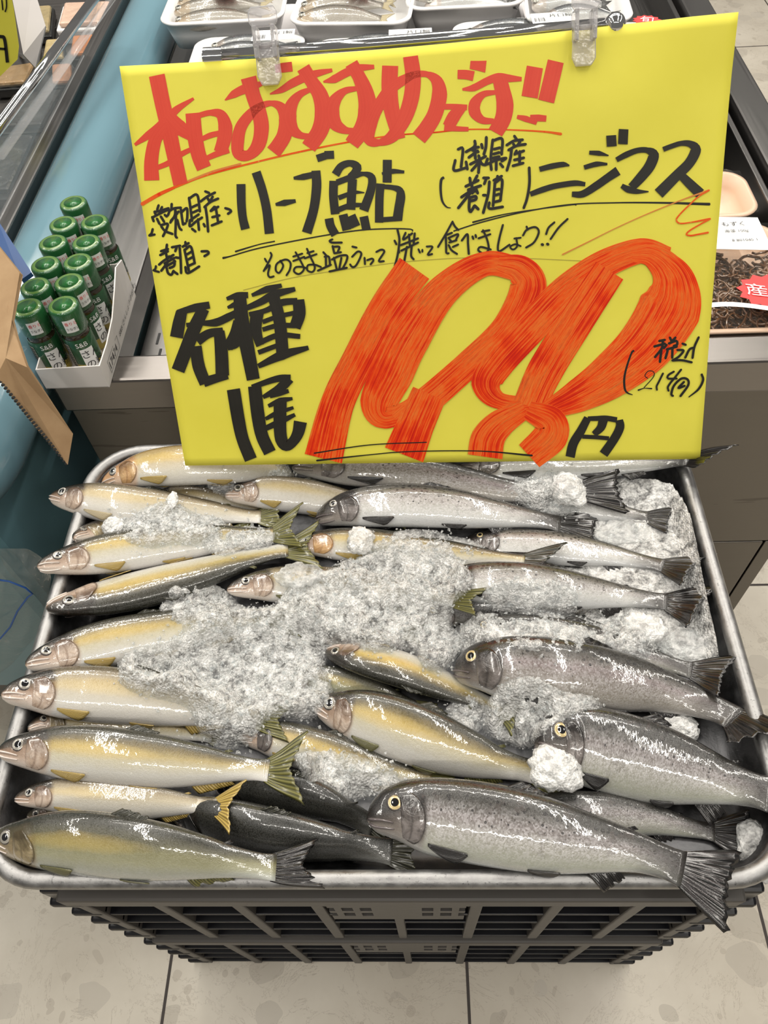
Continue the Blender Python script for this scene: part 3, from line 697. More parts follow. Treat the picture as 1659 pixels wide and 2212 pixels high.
glyph(SC, IB, cI, [[(570, 35), (510, 145), (440, 262)], [(570, 40), (592, 80), (622, 110)], [(502, 160), (565, 135)], [(510, 172), (512, 250), (515, 315), (535, 318)], [(532, 182), (618, 148), (600, 198)], [(540, 222), (605, 202)], [(540, 192), (560, 212)], [(535, 245), (560, 290), (610, 325)], [(620, 240), (572, 262)]], 19)
glyph(SC, IB, cI, [[(652, 205), (702, 148), (708, 230), (715, 325)], [(748, 168), (755, 190)], [(775, 155), (780, 175)]], 20)
glyph(SC, IB, cI, [[(832, 125), (900, 112)], [(802, 185), (908, 148)], [(842, 112), (880, 200), (892, 285), (850, 320), (800, 292), (822, 262), (912, 285)]], 19)
glyph(SC, IB, cI, [[(1020, 65), (990, 180), (975, 270), (992, 300), (1080, 242)]], 19)
glyph(SC, IB, cI, [[(1122, 187), (1180, 180)], [(1140, 182), (1148, 255), (1112, 285), (1085, 262), (1130, 238), (1180, 255)]], 17)
glyph(SC, IB, cI, [[(1232, 80), (1242, 108)], [(1200, 160), (1235, 108), (1310, 85), (1342, 130), (1300, 220), (1228, 268)]], 19)
glyph(SC, IB, cI, [[(1482, 42), (1430, 90), (1408, 148)], [(1600, 12), (1520, 90), (1448, 192)], ([(1370, 240), (1378, 243)], 26), ([(1418, 236), (1426, 240)], 26)], 19)
# big price
glyph('price_numeral', IO, c0, [([(466, 66), (360, 215), (262, 400), (185, 560), (133, 762)], [132, 122, 120, 122, 140])], 140, False)
glyph('price_numeral', IO, c0, [([(850, 70), (720, 52), (570, 150), (450, 320), (385, 450), (335, 560), (355, 612), (430, 590), (510, 530)], [90, 90, 118, 150, 155, 135, 80, 70, 60]),
                                ([(770, 50), (850, 72), (882, 140), (800, 290), (650, 430), (500, 560), (400, 625)], [60, 110, 135, 110, 100, 105, 60]),
                                ([(520, 525), (470, 640), (428, 748)], [128, 135, 150])], 140, False)
glyph('price_numeral', IO, c0, [([(1400, 20), (1300, 2), (1160, 52), (1020, 148), (890, 284), (775, 410), (730, 490), (780, 552), (930, 568)], [60, 90, 105, 112, 122, 118, 112, 60, 56]),
                                ([(1180, 75), (1045, 280), (945, 440), (885, 572)], [120, 128, 130, 120]),
                                ([(1262, 18), (1330, 20), (1385, 62), (1414, 125), (1400, 215), (1310, 350), (1180, 462), (1060, 535), (940, 590)], [50, 84, 118, 175, 232, 205, 165, 120, 60]),
                                ([(870, 580), (780, 635), (735, 690), (724, 755)], [70, 105, 125, 128]), ([(880, 585), (960, 625), (962, 680), (885, 752)], [70, 115, 128, 110])], 140, False)
glyph('yen_character', IT, cQ, [([(640, 390), (500, 650), (350, 900), (285, 1165)], [150, 175, 185, 185]), ([(640, 405), (820, 400), (1000, 395), (1220, 430)], [90, 100, 105, 110]), ([(1265, 430), (1280, 570), (1180, 780), (950, 1110)], [150, 175, 175, 185]),
                                ([(950, 420), (900, 580), (760, 715)], [190, 165, 120]), ([(530, 760), (800, 772), (1060, 795)], 82)], 150, False)
glyph(BC, IT, cM, [([(178, 375), (150, 500), (120, 662)], [125, 140, 148]), ([(130, 385), (330, 330), (490, 300)], [60, 90, 80]), ([(425, 340), (320, 560), (230, 790), (135, 1035)], [130, 150, 150, 150]),
                   ([(230, 525), (400, 505), (560, 495), (700, 435), (810, 375)], [50, 50, 90, 90, 70]), ([(335, 760), (365, 980), (440, 1180)], [130, 140, 130]), ([(350, 705), (480, 620), (640, 590)], [110, 100, 80]), ([(595, 590), (620, 830), (630, 1090)], [120, 145, 150]), ([(420, 1165), (560, 1120), (690, 1085)], [110, 100, 90])], 140, False)
glyph(BC, IT, cM, [([(680, 232), (800, 195), (920, 190)], [40, 75, 70]), ([(825, 190), (850, 480), (900, 740), (975, 1135)], [140, 160, 160, 145]), ([(690, 330), (760, 300), (840, 260)], [30, 60, 60]), ([(810, 480), (770, 640), (690, 775)], [110, 130, 120]), ([(690, 790), (780, 755), (840, 690)], [40, 60, 60]),
                   ([(960, 192), (1130, 125), (1295, 82)], [38, 78, 46]), ([(900, 335), (1060, 265), (1220, 180), (1445, 122)], [60, 80, 95, 50]), ([(1020, 380), (1005, 560), (1050, 750)], [150, 130, 90]),
                   ([(930, 405), (1120, 360), (1290, 275), (1470, 255)], [50, 60, 80, 70]), ([(1480, 240), (1490, 400), (1440, 555)], [130, 140, 130]), ([(1200, 190), (1270, 480), (1305, 870)], [130, 135, 140]), ([(1080, 490), (1250, 430), (1430, 390)], 52), ([(1080, 575), (1250, 530), (1450, 530)], [52, 56, 60]),
                   ([(1000, 745), (1250, 640), (1500, 652)], [60, 64, 56]), ([(1030, 832), (1240, 755), (1300, 740)], 55), ([(1030, 985), (1300, 860), (1592, 778)], [55, 110, 50])], 140, False)
glyph(BC, IT, cN, [([(340, 300), (420, 800), (490, 1120), (620, 1450)], [215, 210, 200, 205])], 200, False)
glyph(BC, IT, cN, [([(685, 250), (735, 700), (800, 1050), (930, 1335)], [215, 215, 205, 205]), ([(640, 265), (1050, 130), (1270, 125)], [80, 110, 130]), ([(1240, 120), (1110, 270), (820, 430)], [190, 150, 66]), ([(930, 410), (1080, 370), (1238, 328)], [80, 90, 66]),
                   ([(905, 575), (1100, 490), (1300, 452)], [60, 105, 50]), ([(1100, 500), (1095, 900), (1120, 1130), (1200, 1225), (1310, 1150), (1390, 1010), (1428, 830)], [210, 205, 200, 170, 165, 190, 215]), ([(860, 785), (1050, 690), (1315, 600)], [60, 90, 52]), ([(870, 935), (1100, 830), (1340, 715)], [90, 110, 60])], 200, False)
glyph(UL, IB, c0, [([(100, 742), (300, 712), (510, 702)], [5, 4, 4])], 4)
glyph(UL, IB, c0, [([(110, 769), (300, 748), (450, 736), (700, 734), (895, 750)], [7, 4, 4, 4, 7])], 4)
# tax note in the corner
glyph(SC, IB, cP, [([(245, 395), (200, 440), (110, 700), (70, 900), (80, 1080), (130, 1150), (215, 1182)], [40, 34, 36, 40, 40, 30, 14])], 40)
glyph(SC, IB, cP, [[(612, 320), (800, 268)], [(700, 222), (800, 202)], [(765, 220), (745, 350), (622, 510)], [(740, 360), (710, 595)], [(780, 350), (830, 290)], [(890, 160), (920, 220)], [(990, 160), (930, 230)], [(872, 265), (1005, 220), (1020, 285), (960, 310)], [(835, 372), (1015, 322)], [(850, 390), (810, 530)], [(935, 360), (930, 520)]], 46)
glyph(SC, IB, cP, [[(1115, 268), (1175, 290)], [(1022, 382), (1135, 392), (1050, 500), (935, 570)], [(935, 570), (1100, 565), (1280, 602)], [(1408, 155), (1330, 330), (1295, 525)], [(1310, 342), (1240, 375), (1165, 520)]], 42)
glyph('tax_numeral', IB, cP, [([(490, 890), (440, 840), (500, 760), (590, 770), (595, 860), (420, 1060)], 16), ([(320, 1100), (430, 1065), (560, 1072)], [30, 12, 26])], 12)
glyph('tax_numeral', IB, cP, [([(765, 800), (690, 950), (650, 1030), (655, 1095)], [36, 34, 34, 34])], 32)
glyph('tax_numeral', IB, cP, [[(960, 768), (862, 830), (855, 890), (1010, 892)], [(1090, 732), (980, 870), (890, 980), (850, 1050), (862, 1110)]], 38)
glyph(SC, IB, cP, [[(940, 1200), (912, 1170), (960, 1020), (1090, 895), (1200, 905), (1215, 1010), (1075, 1205)], [(1140, 952), (1040, 1060), (1150, 1022)]], 42)
glyph(SC, IB, cP, [([(1455, 812), (1482, 920), (1400, 1080), (1225, 1222)], [42, 44, 40, 20])], 40)

# ---------------------------------------------------------------- chrome rail on its post, and the two clear clips
def sgn(px, py, off): return Pp(px, py, S_O, S_N) + S_N * off
rl0 = sgn(452, 121, -.006); rl1 = sgn(1308, 51, -.006)
rail = thing('sign_stand', 'chrome sign stand with a thin horizontal rail and ball end holding the yellow sign', 'stand', ((rl0[0] + rl1[0]) / 2, rl0[1] + .03, .600))
m = MB(); m.tube([rl0, (rl0 + rl1) / 2, rl1], .0058, 16); m.build('rail', M['chrome'], rail, smooth=True)
m = MB(); m.tube([rl0 - [.006, 0, 0], rl0 + [.012, 0, 0]], .0085, 18); m.tube([rl0 - [.0075, 0, 0], rl0 - [.006, 0, 0]], .0055, 14); auto_smooth(m.build('end_socket', M['chrome'], rail))
m = MB(); ax = (rl1 - rl0) / np.linalg.norm(rl1 - rl0)
m.tube([rl1 + ax * (.010 - .010 * math.cos(a)) for a in np.linspace(0.02, math.pi - .02, 12)], 1, 18, rr=[.010 * math.sin(a) for a in np.linspace(0.02, math.pi - .02, 12)]); m.build('ball_end', M['chrome'], rail, smooth=True)
mid = rl0 + (rl1 - rl0) * .52
m = MB(); m.tube([mid, (mid[0], mid[1] + .012, .86), (mid[0], mid[1] + .012, .602)], .005, 14); m.build('post', M['chrome'], rail, smooth=True)
m = MB(); m.lathe((mid[0], mid[1] + .012, .6005), [(.06, 0), (.06, .003), (.012, .006), (.006, .02)], 36); auto_smooth(m.build('foot', M['chrome'], rail))
def clip(px, py, wpx, hpx, label, tilt=0):
    """clear plastic pinch clip: two jaws, a hinge yoke and a thumb tab, seen face on"""
    c = sgn(px, py, .004); k = depth_of(c) / F
    wd, hg = wpx * k, hpx * k
    t = thing('sign_clip', label, 'clip', c, 'clear clips holding the yellow sign')
    ux = S_UX; vy = S_VY
    if tilt: ux = ux * math.cos(tilt) + vy * math.sin(tilt); vy = np.cross(S_N, ux); vy = vy if vy[2] < 0 else -vy
    def pt(a, b_, d): return c + ux * (a * wd) + vy * (b_ * hg) + S_N * d
    def slab(m, prof, d0, d1):
        n_ = len(prof); vs_ = [pt(a, b_, d0) for a, b_ in prof] + [pt(a, b_, d1) for a, b_ in prof]
        m.add(vs_, [tuple(range(n_)), tuple(range(2 * n_ - 1, n_ - 1, -1))] + [(i, (i + 1) % n_ + 0, n_ + (i + 1) % n_, n_ + i)[::-1] for i in range(n_)])
    m = MB(); slab(m, [(-.40, -.02), (.40, -.02), (.44, .40), (.28, .5), (-.28, .5), (-.42, .38)], .0005, .0045); m.build('front_jaw', M['clip'], t, bevel=.0012)
    m = MB(); slab(m, [(-.40, -.05), (.40, -.05), (.38, .30), (.25, .36), (-.25, .36), (-.38, .30)], -.0075, -.0045); m.build('rear_jaw', M['clip'], t, bevel=.001)
    m = MB(); slab(m, [(-.5, -.42), (-.40, -.5), (.40, -.5), (.5, -.42), (.5, -.30), (.38, -.24), (-.38, -.24), (-.5, -.30)], .004, .0085); m.build('thumb_tab', M['clip'], t, bevel=.0015)
    for sx in (-1, 1):
        m = MB(); a0, a1 = sorted((sx * .24, sx * .40)); slab(m, [(a0, -.26), (a1, -.26), (a1, .16), (a0, .16)], -.008, .011); m.build('side_arm', M['clip'], t, bevel=.001)
    m = MB(); m.tube([pt(-.44, -.02, .004), pt(.44, -.02, .004)], .0024, 10); m.build('hinge_pin', M['clip'], t, smooth=True)
    return t
clip(578, 104, 62, 146, 'clear plastic clip on the left part of the sign rail, above the red headline')
clip(1259, 66, 60, 140, 'clear plastic clip at the right end of the sign rail, beside the ball end')
# ---------------------------------------------------------------- fish
def m_fish(name, ramp, head, spots=None, gold=0.0, rough=.24, glitter=.0, pink=0.0):
    """skin driven by the fish's own surface coordinates: u snout to tail, v back to belly"""
    t = NT(name); uv = t.n('ShaderNodeUVMap').outputs[0]
    sx = t.n('ShaderNodeSeparateXYZ'); t.l(uv, sx.inputs[0]); U, V = sx.outputs[0], sx.outputs[1]
    oi = t.n('ShaderNodeObjectInfo')
    ad = t.n('ShaderNodeVectorMath', operation='ADD'); t.l(uv, ad.inputs[0]); t.l(oi.outputs['Random'], ad.inputs[1])
    mp = t.n('ShaderNodeMapping'); t.l(ad.outputs[0], mp.inputs[0]); mp.inputs['Scale'].default_value = (5.2, 1.6, 1)
    Q = mp.outputs[0]
    n1 = t.noise(Q, 2.2, 5, .65); n2 = t.noise(Q, 14, 5, .7)
    Vn = t.math('ADD', V, t.math('ADD', t.math('MULTIPLY', t.math('SUBTRACT', n1, .5), .10), t.math('MULTIPLY', t.math('SUBTRACT', n2, .5), .09)))
    col = t.ramp(Vn, ramp)
    # rows of fine scales
    ms = t.n('ShaderNodeMapping'); t.l(ad.outputs[0], ms.inputs[0]); ms.inputs['Scale'].default_value = (210, 62, 1)
    vd = t.voro(ms.outputs[0], 1.0, 'F1', 'Distance', .8)
    vc = t.n('ShaderNodeSeparateColor'); t.l(t.voro(ms.outputs[0], 1.0, 'F1', 'Color', .8), vc.inputs[0])
    col = t.mix(t.math('MULTIPLY', t.math('SUBTRACT', 1.0, t.math('MULTIPLY', vd, 1.3, clamp=True), clamp=True), .16), t.mix(.16, col, (.02, .02, .015)), t.mix(.4, col, (.9, .9, .85)))
    if glitter:
        band = t.ramp(V, [(.30, 0), (.42, 1), (.62, 1), (.80, .25)])
        g = t.math('MULTIPLY', t.math('MULTIPLY', vc.outputs[0], band), glitter)
        col = t.mix(g, col, (.80, .78, .80))
    if pink:
        pk = t.ramp(Vn, [(.36, 0), (.45, pink), (.53, 0)]); col = t.mix(pk, col, (.33, .225, .255))
    if spots:
        m2 = t.n('ShaderNodeMapping'); t.l(ad.outputs[0], m2.inputs[0]); m2.inputs['Scale'].default_value = (50, 16, 1)
        sd = t.voro(m2.outputs[0], 1.0, 'F1', 'Distance', 1.0)
        sc2 = t.n('ShaderNodeSeparateColor'); t.l(t.voro(m2.outputs[0], 1.0, 'F1', 'Color', 1.0), sc2.inputs[0])
        lim = t.math('MULTIPLY', t.ramp(V, [(.0, .34), (.3, .30), (.48, .16), (.6, 0)]), t.math('ADD', .4, sc2.outputs[0]))
        col = t.mix(t.math('MULTIPLY', t.math('LESS_THAN', t.math('ADD', sd, t.math('MULTIPLY', t.math('SUBTRACT', n2, .5), .25)), lim), .85), col, (.012, .010, .010))
        bl = t.math('GREATER_THAN', t.noise(Q, 3.2, 6, .7), .60); col = t.mix(t.math('MULTIPLY', bl, t.ramp(V, [(.2, .5), (.6, .25), (.8, 0)])), col, (.06, .045, .04))
    if spots: col = t.mix(t.ramp(t.math('ADD', U, t.math('MULTIPLY', t.math('SUBTRACT', n1, .5), .12)), [(.82, 0), (.96, .9)]), col, (.022, .019, .017))
    # head
    hm = t.ramp(t.math('ADD', U, t.math('MULTIPLY', t.math('SUBTRACT', V, .55), t.math('MULTIPLY', t.math('SUBTRACT', V, .55), .16))), [(.192, 1), (.212, 0)])
    hc = t.ramp(t.math('ADD', V, t.math('MULTIPLY', t.math('SUBTRACT', n1, .5), .25)), head)
    hc = t.mix(t.ramp(n2, [(.55, 0), (.75, .35)]), hc, (.16, .09, .07))
    col = t.mix(hm, col, hc)
    if gold:
        gx = t.math('SUBTRACT', U, .36); gy = t.math('SUBTRACT', V, t.math('ADD', .41, t.math('MULTIPLY', t.math('SUBTRACT', n1, .5), .12)))
        gd = t.math('ADD', t.math('MULTIPLY', t.math('MULTIPLY', gx, gx), 14), t.math('MULTIPLY', t.math('MULTIPLY', gy, gy), 75))
        col = t.mix(t.math('MULTIPLY', t.ramp(gd, [(0, 1), (1, 0)]), gold), col, (.72, .50, .10))
    b = t.bsdf(Base_Color=col, Roughness=t.ramp(n2, [(.3, rough - .06), (.7, rough + .14)]), Specular_IOR_Level=.62, Coat_Weight=1.0, Coat_Roughness=.035)
    h = t.math('ADD', t.math('MULTIPLY', vd, -.35), t.math('MULTIPLY', n2, .9))
    t.setin(b, 'Normal', t.bump(h, .28, .0010)); t.setin(b, 'Coat Normal', t.bump(t.noise(Q, 5, 3, .55), .16, .0022))
    return t.fin(b)
HA = [(.20, (.016, .013, .009)), (.36, (.055, .040, .026)), (.47, (.25, .165, .11)), (.62, (.50, .38, .30)), (.85, (.60, .54, .48))]
AY = [(.0, (.010, .010, .006)), (.22, (.030, .026, .012)), (.32, (.19, .14, .045)), (.41, (.46, .36, .15)), (.52, (.58, .53, .38)), (.66, (.66, .64, .58)), (.9, (.66, .64, .62))]
M['ayu'] = m_fish('sweetfish_skin', AY, HA, gold=.32)
M['ayu_pale'] = m_fish('sweetfish_pale_skin', [(.0, (.04, .034, .018)), (.18, (.13, .10, .055)), (.30, (.34, .27, .16)), (.44, (.55, .48, .34)), (.62, (.65, .62, .55)), (.9, (.66, .64, .62))], HA, gold=.25)
M['ayu_gold'] = m_fish('sweetfish_golden_skin', [(.0, (.10, .07, .022)), (.15, (.36, .24, .075)), (.30, (.54, .40, .17)), (.48, (.62, .51, .31)), (.68, (.66, .62, .52)), (.9, (.68, .66, .62))],
                       [(.1, (.22, .12, .06)), (.4, (.50, .28, .13)), (.7, (.62, .46, .34))], gold=.5)
M['ayu_olive'] = m_fish('sweetfish_olive_skin', [(.0, (.012, .012, .008)), (.20, (.022, .021, .012)), (.32, (.085, .078, .038)), (.44, (.25, .235, .12)), (.58, (.37, .36, .23)), (.75, (.45, .46, .40)), (.95, (.52, .53, .50))],
                        [(.1, (.018, .017, .011)), (.35, (.09, .075, .04)), (.6, (.30, .23, .13)), (.9, (.42, .37, .28))], gold=.26)
M['ayu_dark'] = m_fish('sweetfish_back_skin', [(.0, (.006, .006, .005)), (.35, (.011, .011, .009)), (.55, (.030, .029, .024)), (.8, (.13, .13, .12)), (1, (.3, .3, .28))], [(.1, (.007, .007, .006)), (.6, (.03, .026, .022)), (.9, (.15, .13, .11))])
HT = [(.1, (.008, .007, .007)), (.40, (.022, .019, .017)), (.54, (.10, .085, .075)), (.70, (.24, .21, .185)), (.9, (.44, .43, .41))]
M['trout'] = m_fish('trout_skin', [(.0, (.008, .007, .006)), (.27, (.016, .014, .012)), (.39, (.055, .047, .037)), (.50, (.150, .132, .115)), (.60, (.31, .295, .25)), (.77, (.43, .44, .355)), (.92, (.56, .57, .55))], HT, spots=1, glitter=.36, pink=.10)
M['trout_pale'] = m_fish('trout_pale_skin', [(.0, (.016, .015, .012)), (.2, (.05, .045, .036)), (.32, (.16, .145, .12)), (.45, (.36, .34, .31)), (.60, (.54, .54, .50)), (.8, (.62, .63, .63))], HT, spots=1, glitter=.45, pink=.06)
M['trout_brown'] = m_fish('trout_brown_skin', [(.0, (.010, .009, .008)), (.26, (.022, .019, .015)), (.39, (.080, .064, .049)), (.52, (.165, .135, .115)), (.7, (.24, .215, .175)), (.9, (.40, .38, .36))], HT, spots=1, glitter=.30, pink=.22)
M['trout_dark'] = m_fish('trout_back_skin', [(.0, (.006, .006, .006)), (.3, (.014, .013, .012)), (.5, (.045, .04, .036)), (.7, (.16, .15, .13)), (.95, (.36, .36, .34))], HT, spots=1, glitter=.2)

def m_fin(name, col, col2, rough=.3):
    t = NT(name); uv = t.n('ShaderNodeUVMap').outputs[0]
    mp = t.n('ShaderNodeMapping'); t.l(uv, mp.inputs[0]); mp.inputs['Scale'].default_value = (1.2, 13, 1)
    n = t.noise(mp.outputs[0], 1.6, 3, .6); wv = t.n('ShaderNodeTexWave', bands_direction='Y'); t.l(mp.outputs[0], wv.inputs['Vector'])
    wv.inputs['Scale'].default_value = .32; wv.inputs['Distortion'].default_value = 2.0
    f = t.math('ADD', t.math('MULTIPLY', n, .6), t.math('MULTIPLY', wv.outputs['Fac'], .4))
    b = t.bsdf(Base_Color=t.ramp(f, [(.3, col2), (.62, col)]), Roughness=rough, Specular_IOR_Level=.6, Coat_Weight=.5, Coat_Roughness=.12)
    t.setin(b, 'Normal', t.bump(wv.outputs['Fac'], .5, .001)); return t.fin(b)
M['fin_yellow'] = m_fin('yellow_fin', (.50, .36, .09), (.24, .16, .04))
M['fin_olive'] = m_fin('olive_fin', (.16, .15, .04), (.05, .05, .016))
M['fin_dark'] = m_fin('dark_olive_fin', (.035, .034, .018), (.010, .010, .006))
M['fin_black'] = m_fin('black_fin', (.020, .017, .016), (.005, .005, .005), .22)
M['fin_pale'] = m_fin('pale_fin', (.52, .44, .28), (.36, .28, .14))
M['pupil'] = flat('fish_pupil', (.006, .006, .007), .06, 0, .8, 1.0)
M['iris_s'] = flat('silver_iris', (.33, .31, .27), .16, .2, .6, 1.0)
M['iris_g'] = flat('gold_iris', (.56, .44, .22), .16, .2, .6, 1.0)
M['iris_d'] = flat('dark_iris', (.06, .05, .045), .12, 0, .6, 1.0)
M['lip'] = flat('pale_fish_lip', (.66, .58, .53), .25, 0, .5, .6)
M['lip_d'] = flat('dark_trout_lip', (.12, .10, .10), .22, 0, .5, .6)
M['mouth'] = flat('mouth_slit', (.16, .035, .035), .4)
def m_gill(name, a, b_, dark):
    """bony gill plate: dark towards the crown, a crease before its hind edge"""
    t = NT(name); co = t.coord('Object'); n = t.noise(co, 110, 5, .7, .6); n2 = t.noise(co, 45, 4, .6, 1.2)
    sx = t.n('ShaderNodeSeparateXYZ'); t.l(t.n('ShaderNodeUVMap').outputs[0], sx.inputs[0]); U, V = sx.outputs[0], sx.outputs[1]
    c = t.ramp(n2, [(.3, a), (.58, b_), (.74, a)]); c = t.mix(t.ramp(n, [(.5, 0), (.72, .7)]), c, dark)
    vv = t.math('ADD', V, t.math('MULTIPLY', t.math('SUBTRACT', n2, .5), .25))
    c = t.mix(t.ramp(vv, [(.36, .95), (.58, 0)]), c, tuple(q * .6 for q in dark))
    c = t.mix(t.ramp(U, [(.0, .7), (.12, .1), (.42, 0), (.50, .55), (.58, 0), (.93, .0), (1, .6)]), c, dark)
    bs = t.bsdf(Base_Color=c, Roughness=.2, Specular_IOR_Level=.6, Coat_Weight=.8, Coat_Roughness=.08)
    t.setin(bs, 'Normal', t.bump(n2, .6, .003)); return t.fin(bs)
M['gill_a'] = m_gill('sweetfish_gill_cover', (.42, .30, .215), (.57, .47, .39), (.15, .09, .06))
M['gill_g'] = m_gill('golden_gill_cover', (.52, .28, .11), (.62, .42, .22), (.25, .13, .06))
M['gill_o'] = m_gill('olive_gill_cover', (.26, .20, .10), (.36, .29, .17), (.08, .06, .03))
M['gill_t'] = m_gill('trout_gill_cover', (.105, .090, .080), (.23, .205, .195), (.018, .015, .014))
M['gill_d'] = m_gill('dark_gill_cover', (.02, .018, .015), (.04, .035, .03), (.008, .008, .008))

def sm(x, xp, fp):
    """smooth interpolation (Hermite through the knots)"""
    xp = np.array(xp); fp = np.array(fp, float); d = np.gradient(fp, xp); x = np.asarray(x, float)
    i = np.clip(np.searchsorted(xp, x) - 1, 0, len(xp) - 2); h = xp[i + 1] - xp[i]; s = np.clip((x - xp[i]) / h, 0, 1)
    return ((1 + 2 * s) * (1 - s) ** 2) * fp[i] + (s * (1 - s) ** 2) * h * d[i] + (s * s * (3 - 2 * s)) * fp[i + 1] + (s * s * (s - 1)) * h * d[i + 1]
SPEC = {
 'ayu': dict(s=[0, .015, .05, .11, .19, .30, .45, .60, .75, .88, .96, 1],
             d=[.15, .29, .47, .66, .85, .98, 1, .92, .72, .46, .38, .40], v=[.16, .30, .48, .68, .87, 1, 1, .90, .66, .42, .37, .40],
             t=[.10, .20, .30, .40, .50, .56, .58, .50, .36, .19, .11, .06], body=.865, eye=(.082, 1.15, .215)),
 'trout': dict(s=[0, .012, .045, .10, .18, .30, .45, .60, .75, .88, .96, 1],
             d=[.13, .30, .54, .74, .90, 1, 1, .88, .64, .44, .40, .44], v=[.12, .28, .48, .70, .92, 1, 1, .90, .66, .45, .40, .44],
             t=[.08, .18, .32, .44, .52, .56, .56, .48, .34, .19, .12, .07], body=.86, eye=(.096, 1.10, .190)),
}
class Fish:
    def __init__(s, kind, P, hmax, roll, flip):
        s.sp = SPEC[kind]; s.kind = kind; s.hm = hmax
        P = np.array(P); seg = np.linalg.norm(np.diff(P, axis=0), axis=1); s.cum = np.concatenate([[0], np.cumsum(seg)]); s.L = s.cum[-1]; s.P = P
        s.bl = s.L * s.sp['body']; s.roll = roll; s.flip = flip
        s.T = np.gradient(P, axis=0); s.T /= np.linalg.norm(s.T, axis=1)[:, None]
    def frame(s, u):
        """u in body lengths (may exceed 1 in the tail fin)"""
        a = np.clip(u * s.bl, 0, s.L * 1.15)
        c = np.array([np.interp(a, s.cum, s.P[:, k]) for k in range(3)]); 
        if u * s.bl > s.L: c = s.P[-1] + s.T[-1] * (u * s.bl - s.L)
        T = np.array([np.interp(a, s.cum, s.T[:, k]) for k in range(3)]); T /= np.linalg.norm(T)
        Z = np.array([0, 0, 1.0]); Dh = np.cross(Z, T); Dh /= np.linalg.norm(Dh)      # to the left of head-to-tail = away from the viewer
        if s.flip: Dh = -Dh
        r = s.roll * (1 - .85 * min(1, max(0, (u - .80) / .2))); D = Dh * math.cos(r) + Z * math.sin(r); D -= T * (D @ T); D /= np.linalg.norm(D)
        Lt = np.cross(T, D); 
        if Lt[2] < 0: Lt = -Lt
        return c, T, D, Lt
    def prof(s, u):
        q = s.sp; return sm(u, q['s'], q['d']) * s.hm, sm(u, q['s'], q['v']) * s.hm, sm(u, q['s'], q['t']) * s.hm
    def surf(s, u, phi, off=0.0, fr=None):
        c, T, D, Lt = fr or s.frame(u); d, v, t = s.prof(min(max(u, 0), 1)); cs, sn = math.cos(phi), math.sin(phi)
        y = cs * (d if cs > 0 else v) * (1 - .06 * abs(sn)); z = t * math.copysign(abs(sn) ** .82, sn)
        a = abs(phi)
        # relief: gill cover edge, cheek groove, mouth groove
        k = s.hm
        e = .19 - .05 * ((a - 1.6) / 1.2) ** 2
        if u < .30 and .5 < a < 2.7: off += k * (.035 * (1 / (1 + math.exp((u - e) * 420))) - .018)* math.sin((a - .5) / 2.2 * math.pi)
        if u < .16 and .9 < a < 2.5: off -= k * .03 * math.exp(-((u - (e - .075)) / .008) ** 2) * math.sin((a - .9) / 1.6 * math.pi)
        if u < .10: off -= k * .05 * math.exp(-((a - (1.78 + u * 2.2)) / .10) ** 2) * (1 if u < .075 else max(0, (.10 - u) / .025))
        n = D * (cs / max(d if cs > 0 else v, 1e-5)) + Lt * (sn / max(t, 1e-5)); n /= (np.linalg.norm(n) + 1e-9)
        return c + D * y + Lt * z + n * off, n
FISH = []
def fin_mesh(name, rows, mat, parent, th=.0007, uvs=None):
    """rows[i][j]: i along the rays, j across them"""
    ni, nj = len(rows), len(rows[0]); vs = [p for r in rows for p in r]
    uv = [(i / (ni - 1), j / (nj - 1)) for i in range(ni) for j in range(nj)]
    fs = [(i * nj + j, i * nj + j + 1, (i + 1) * nj + j + 1, (i + 1) * nj + j) for i in range(ni - 1) for j in range(nj - 1)]
    return mesh(name, vs, fs, mat, parent, True, uvs or uv, solid=th)
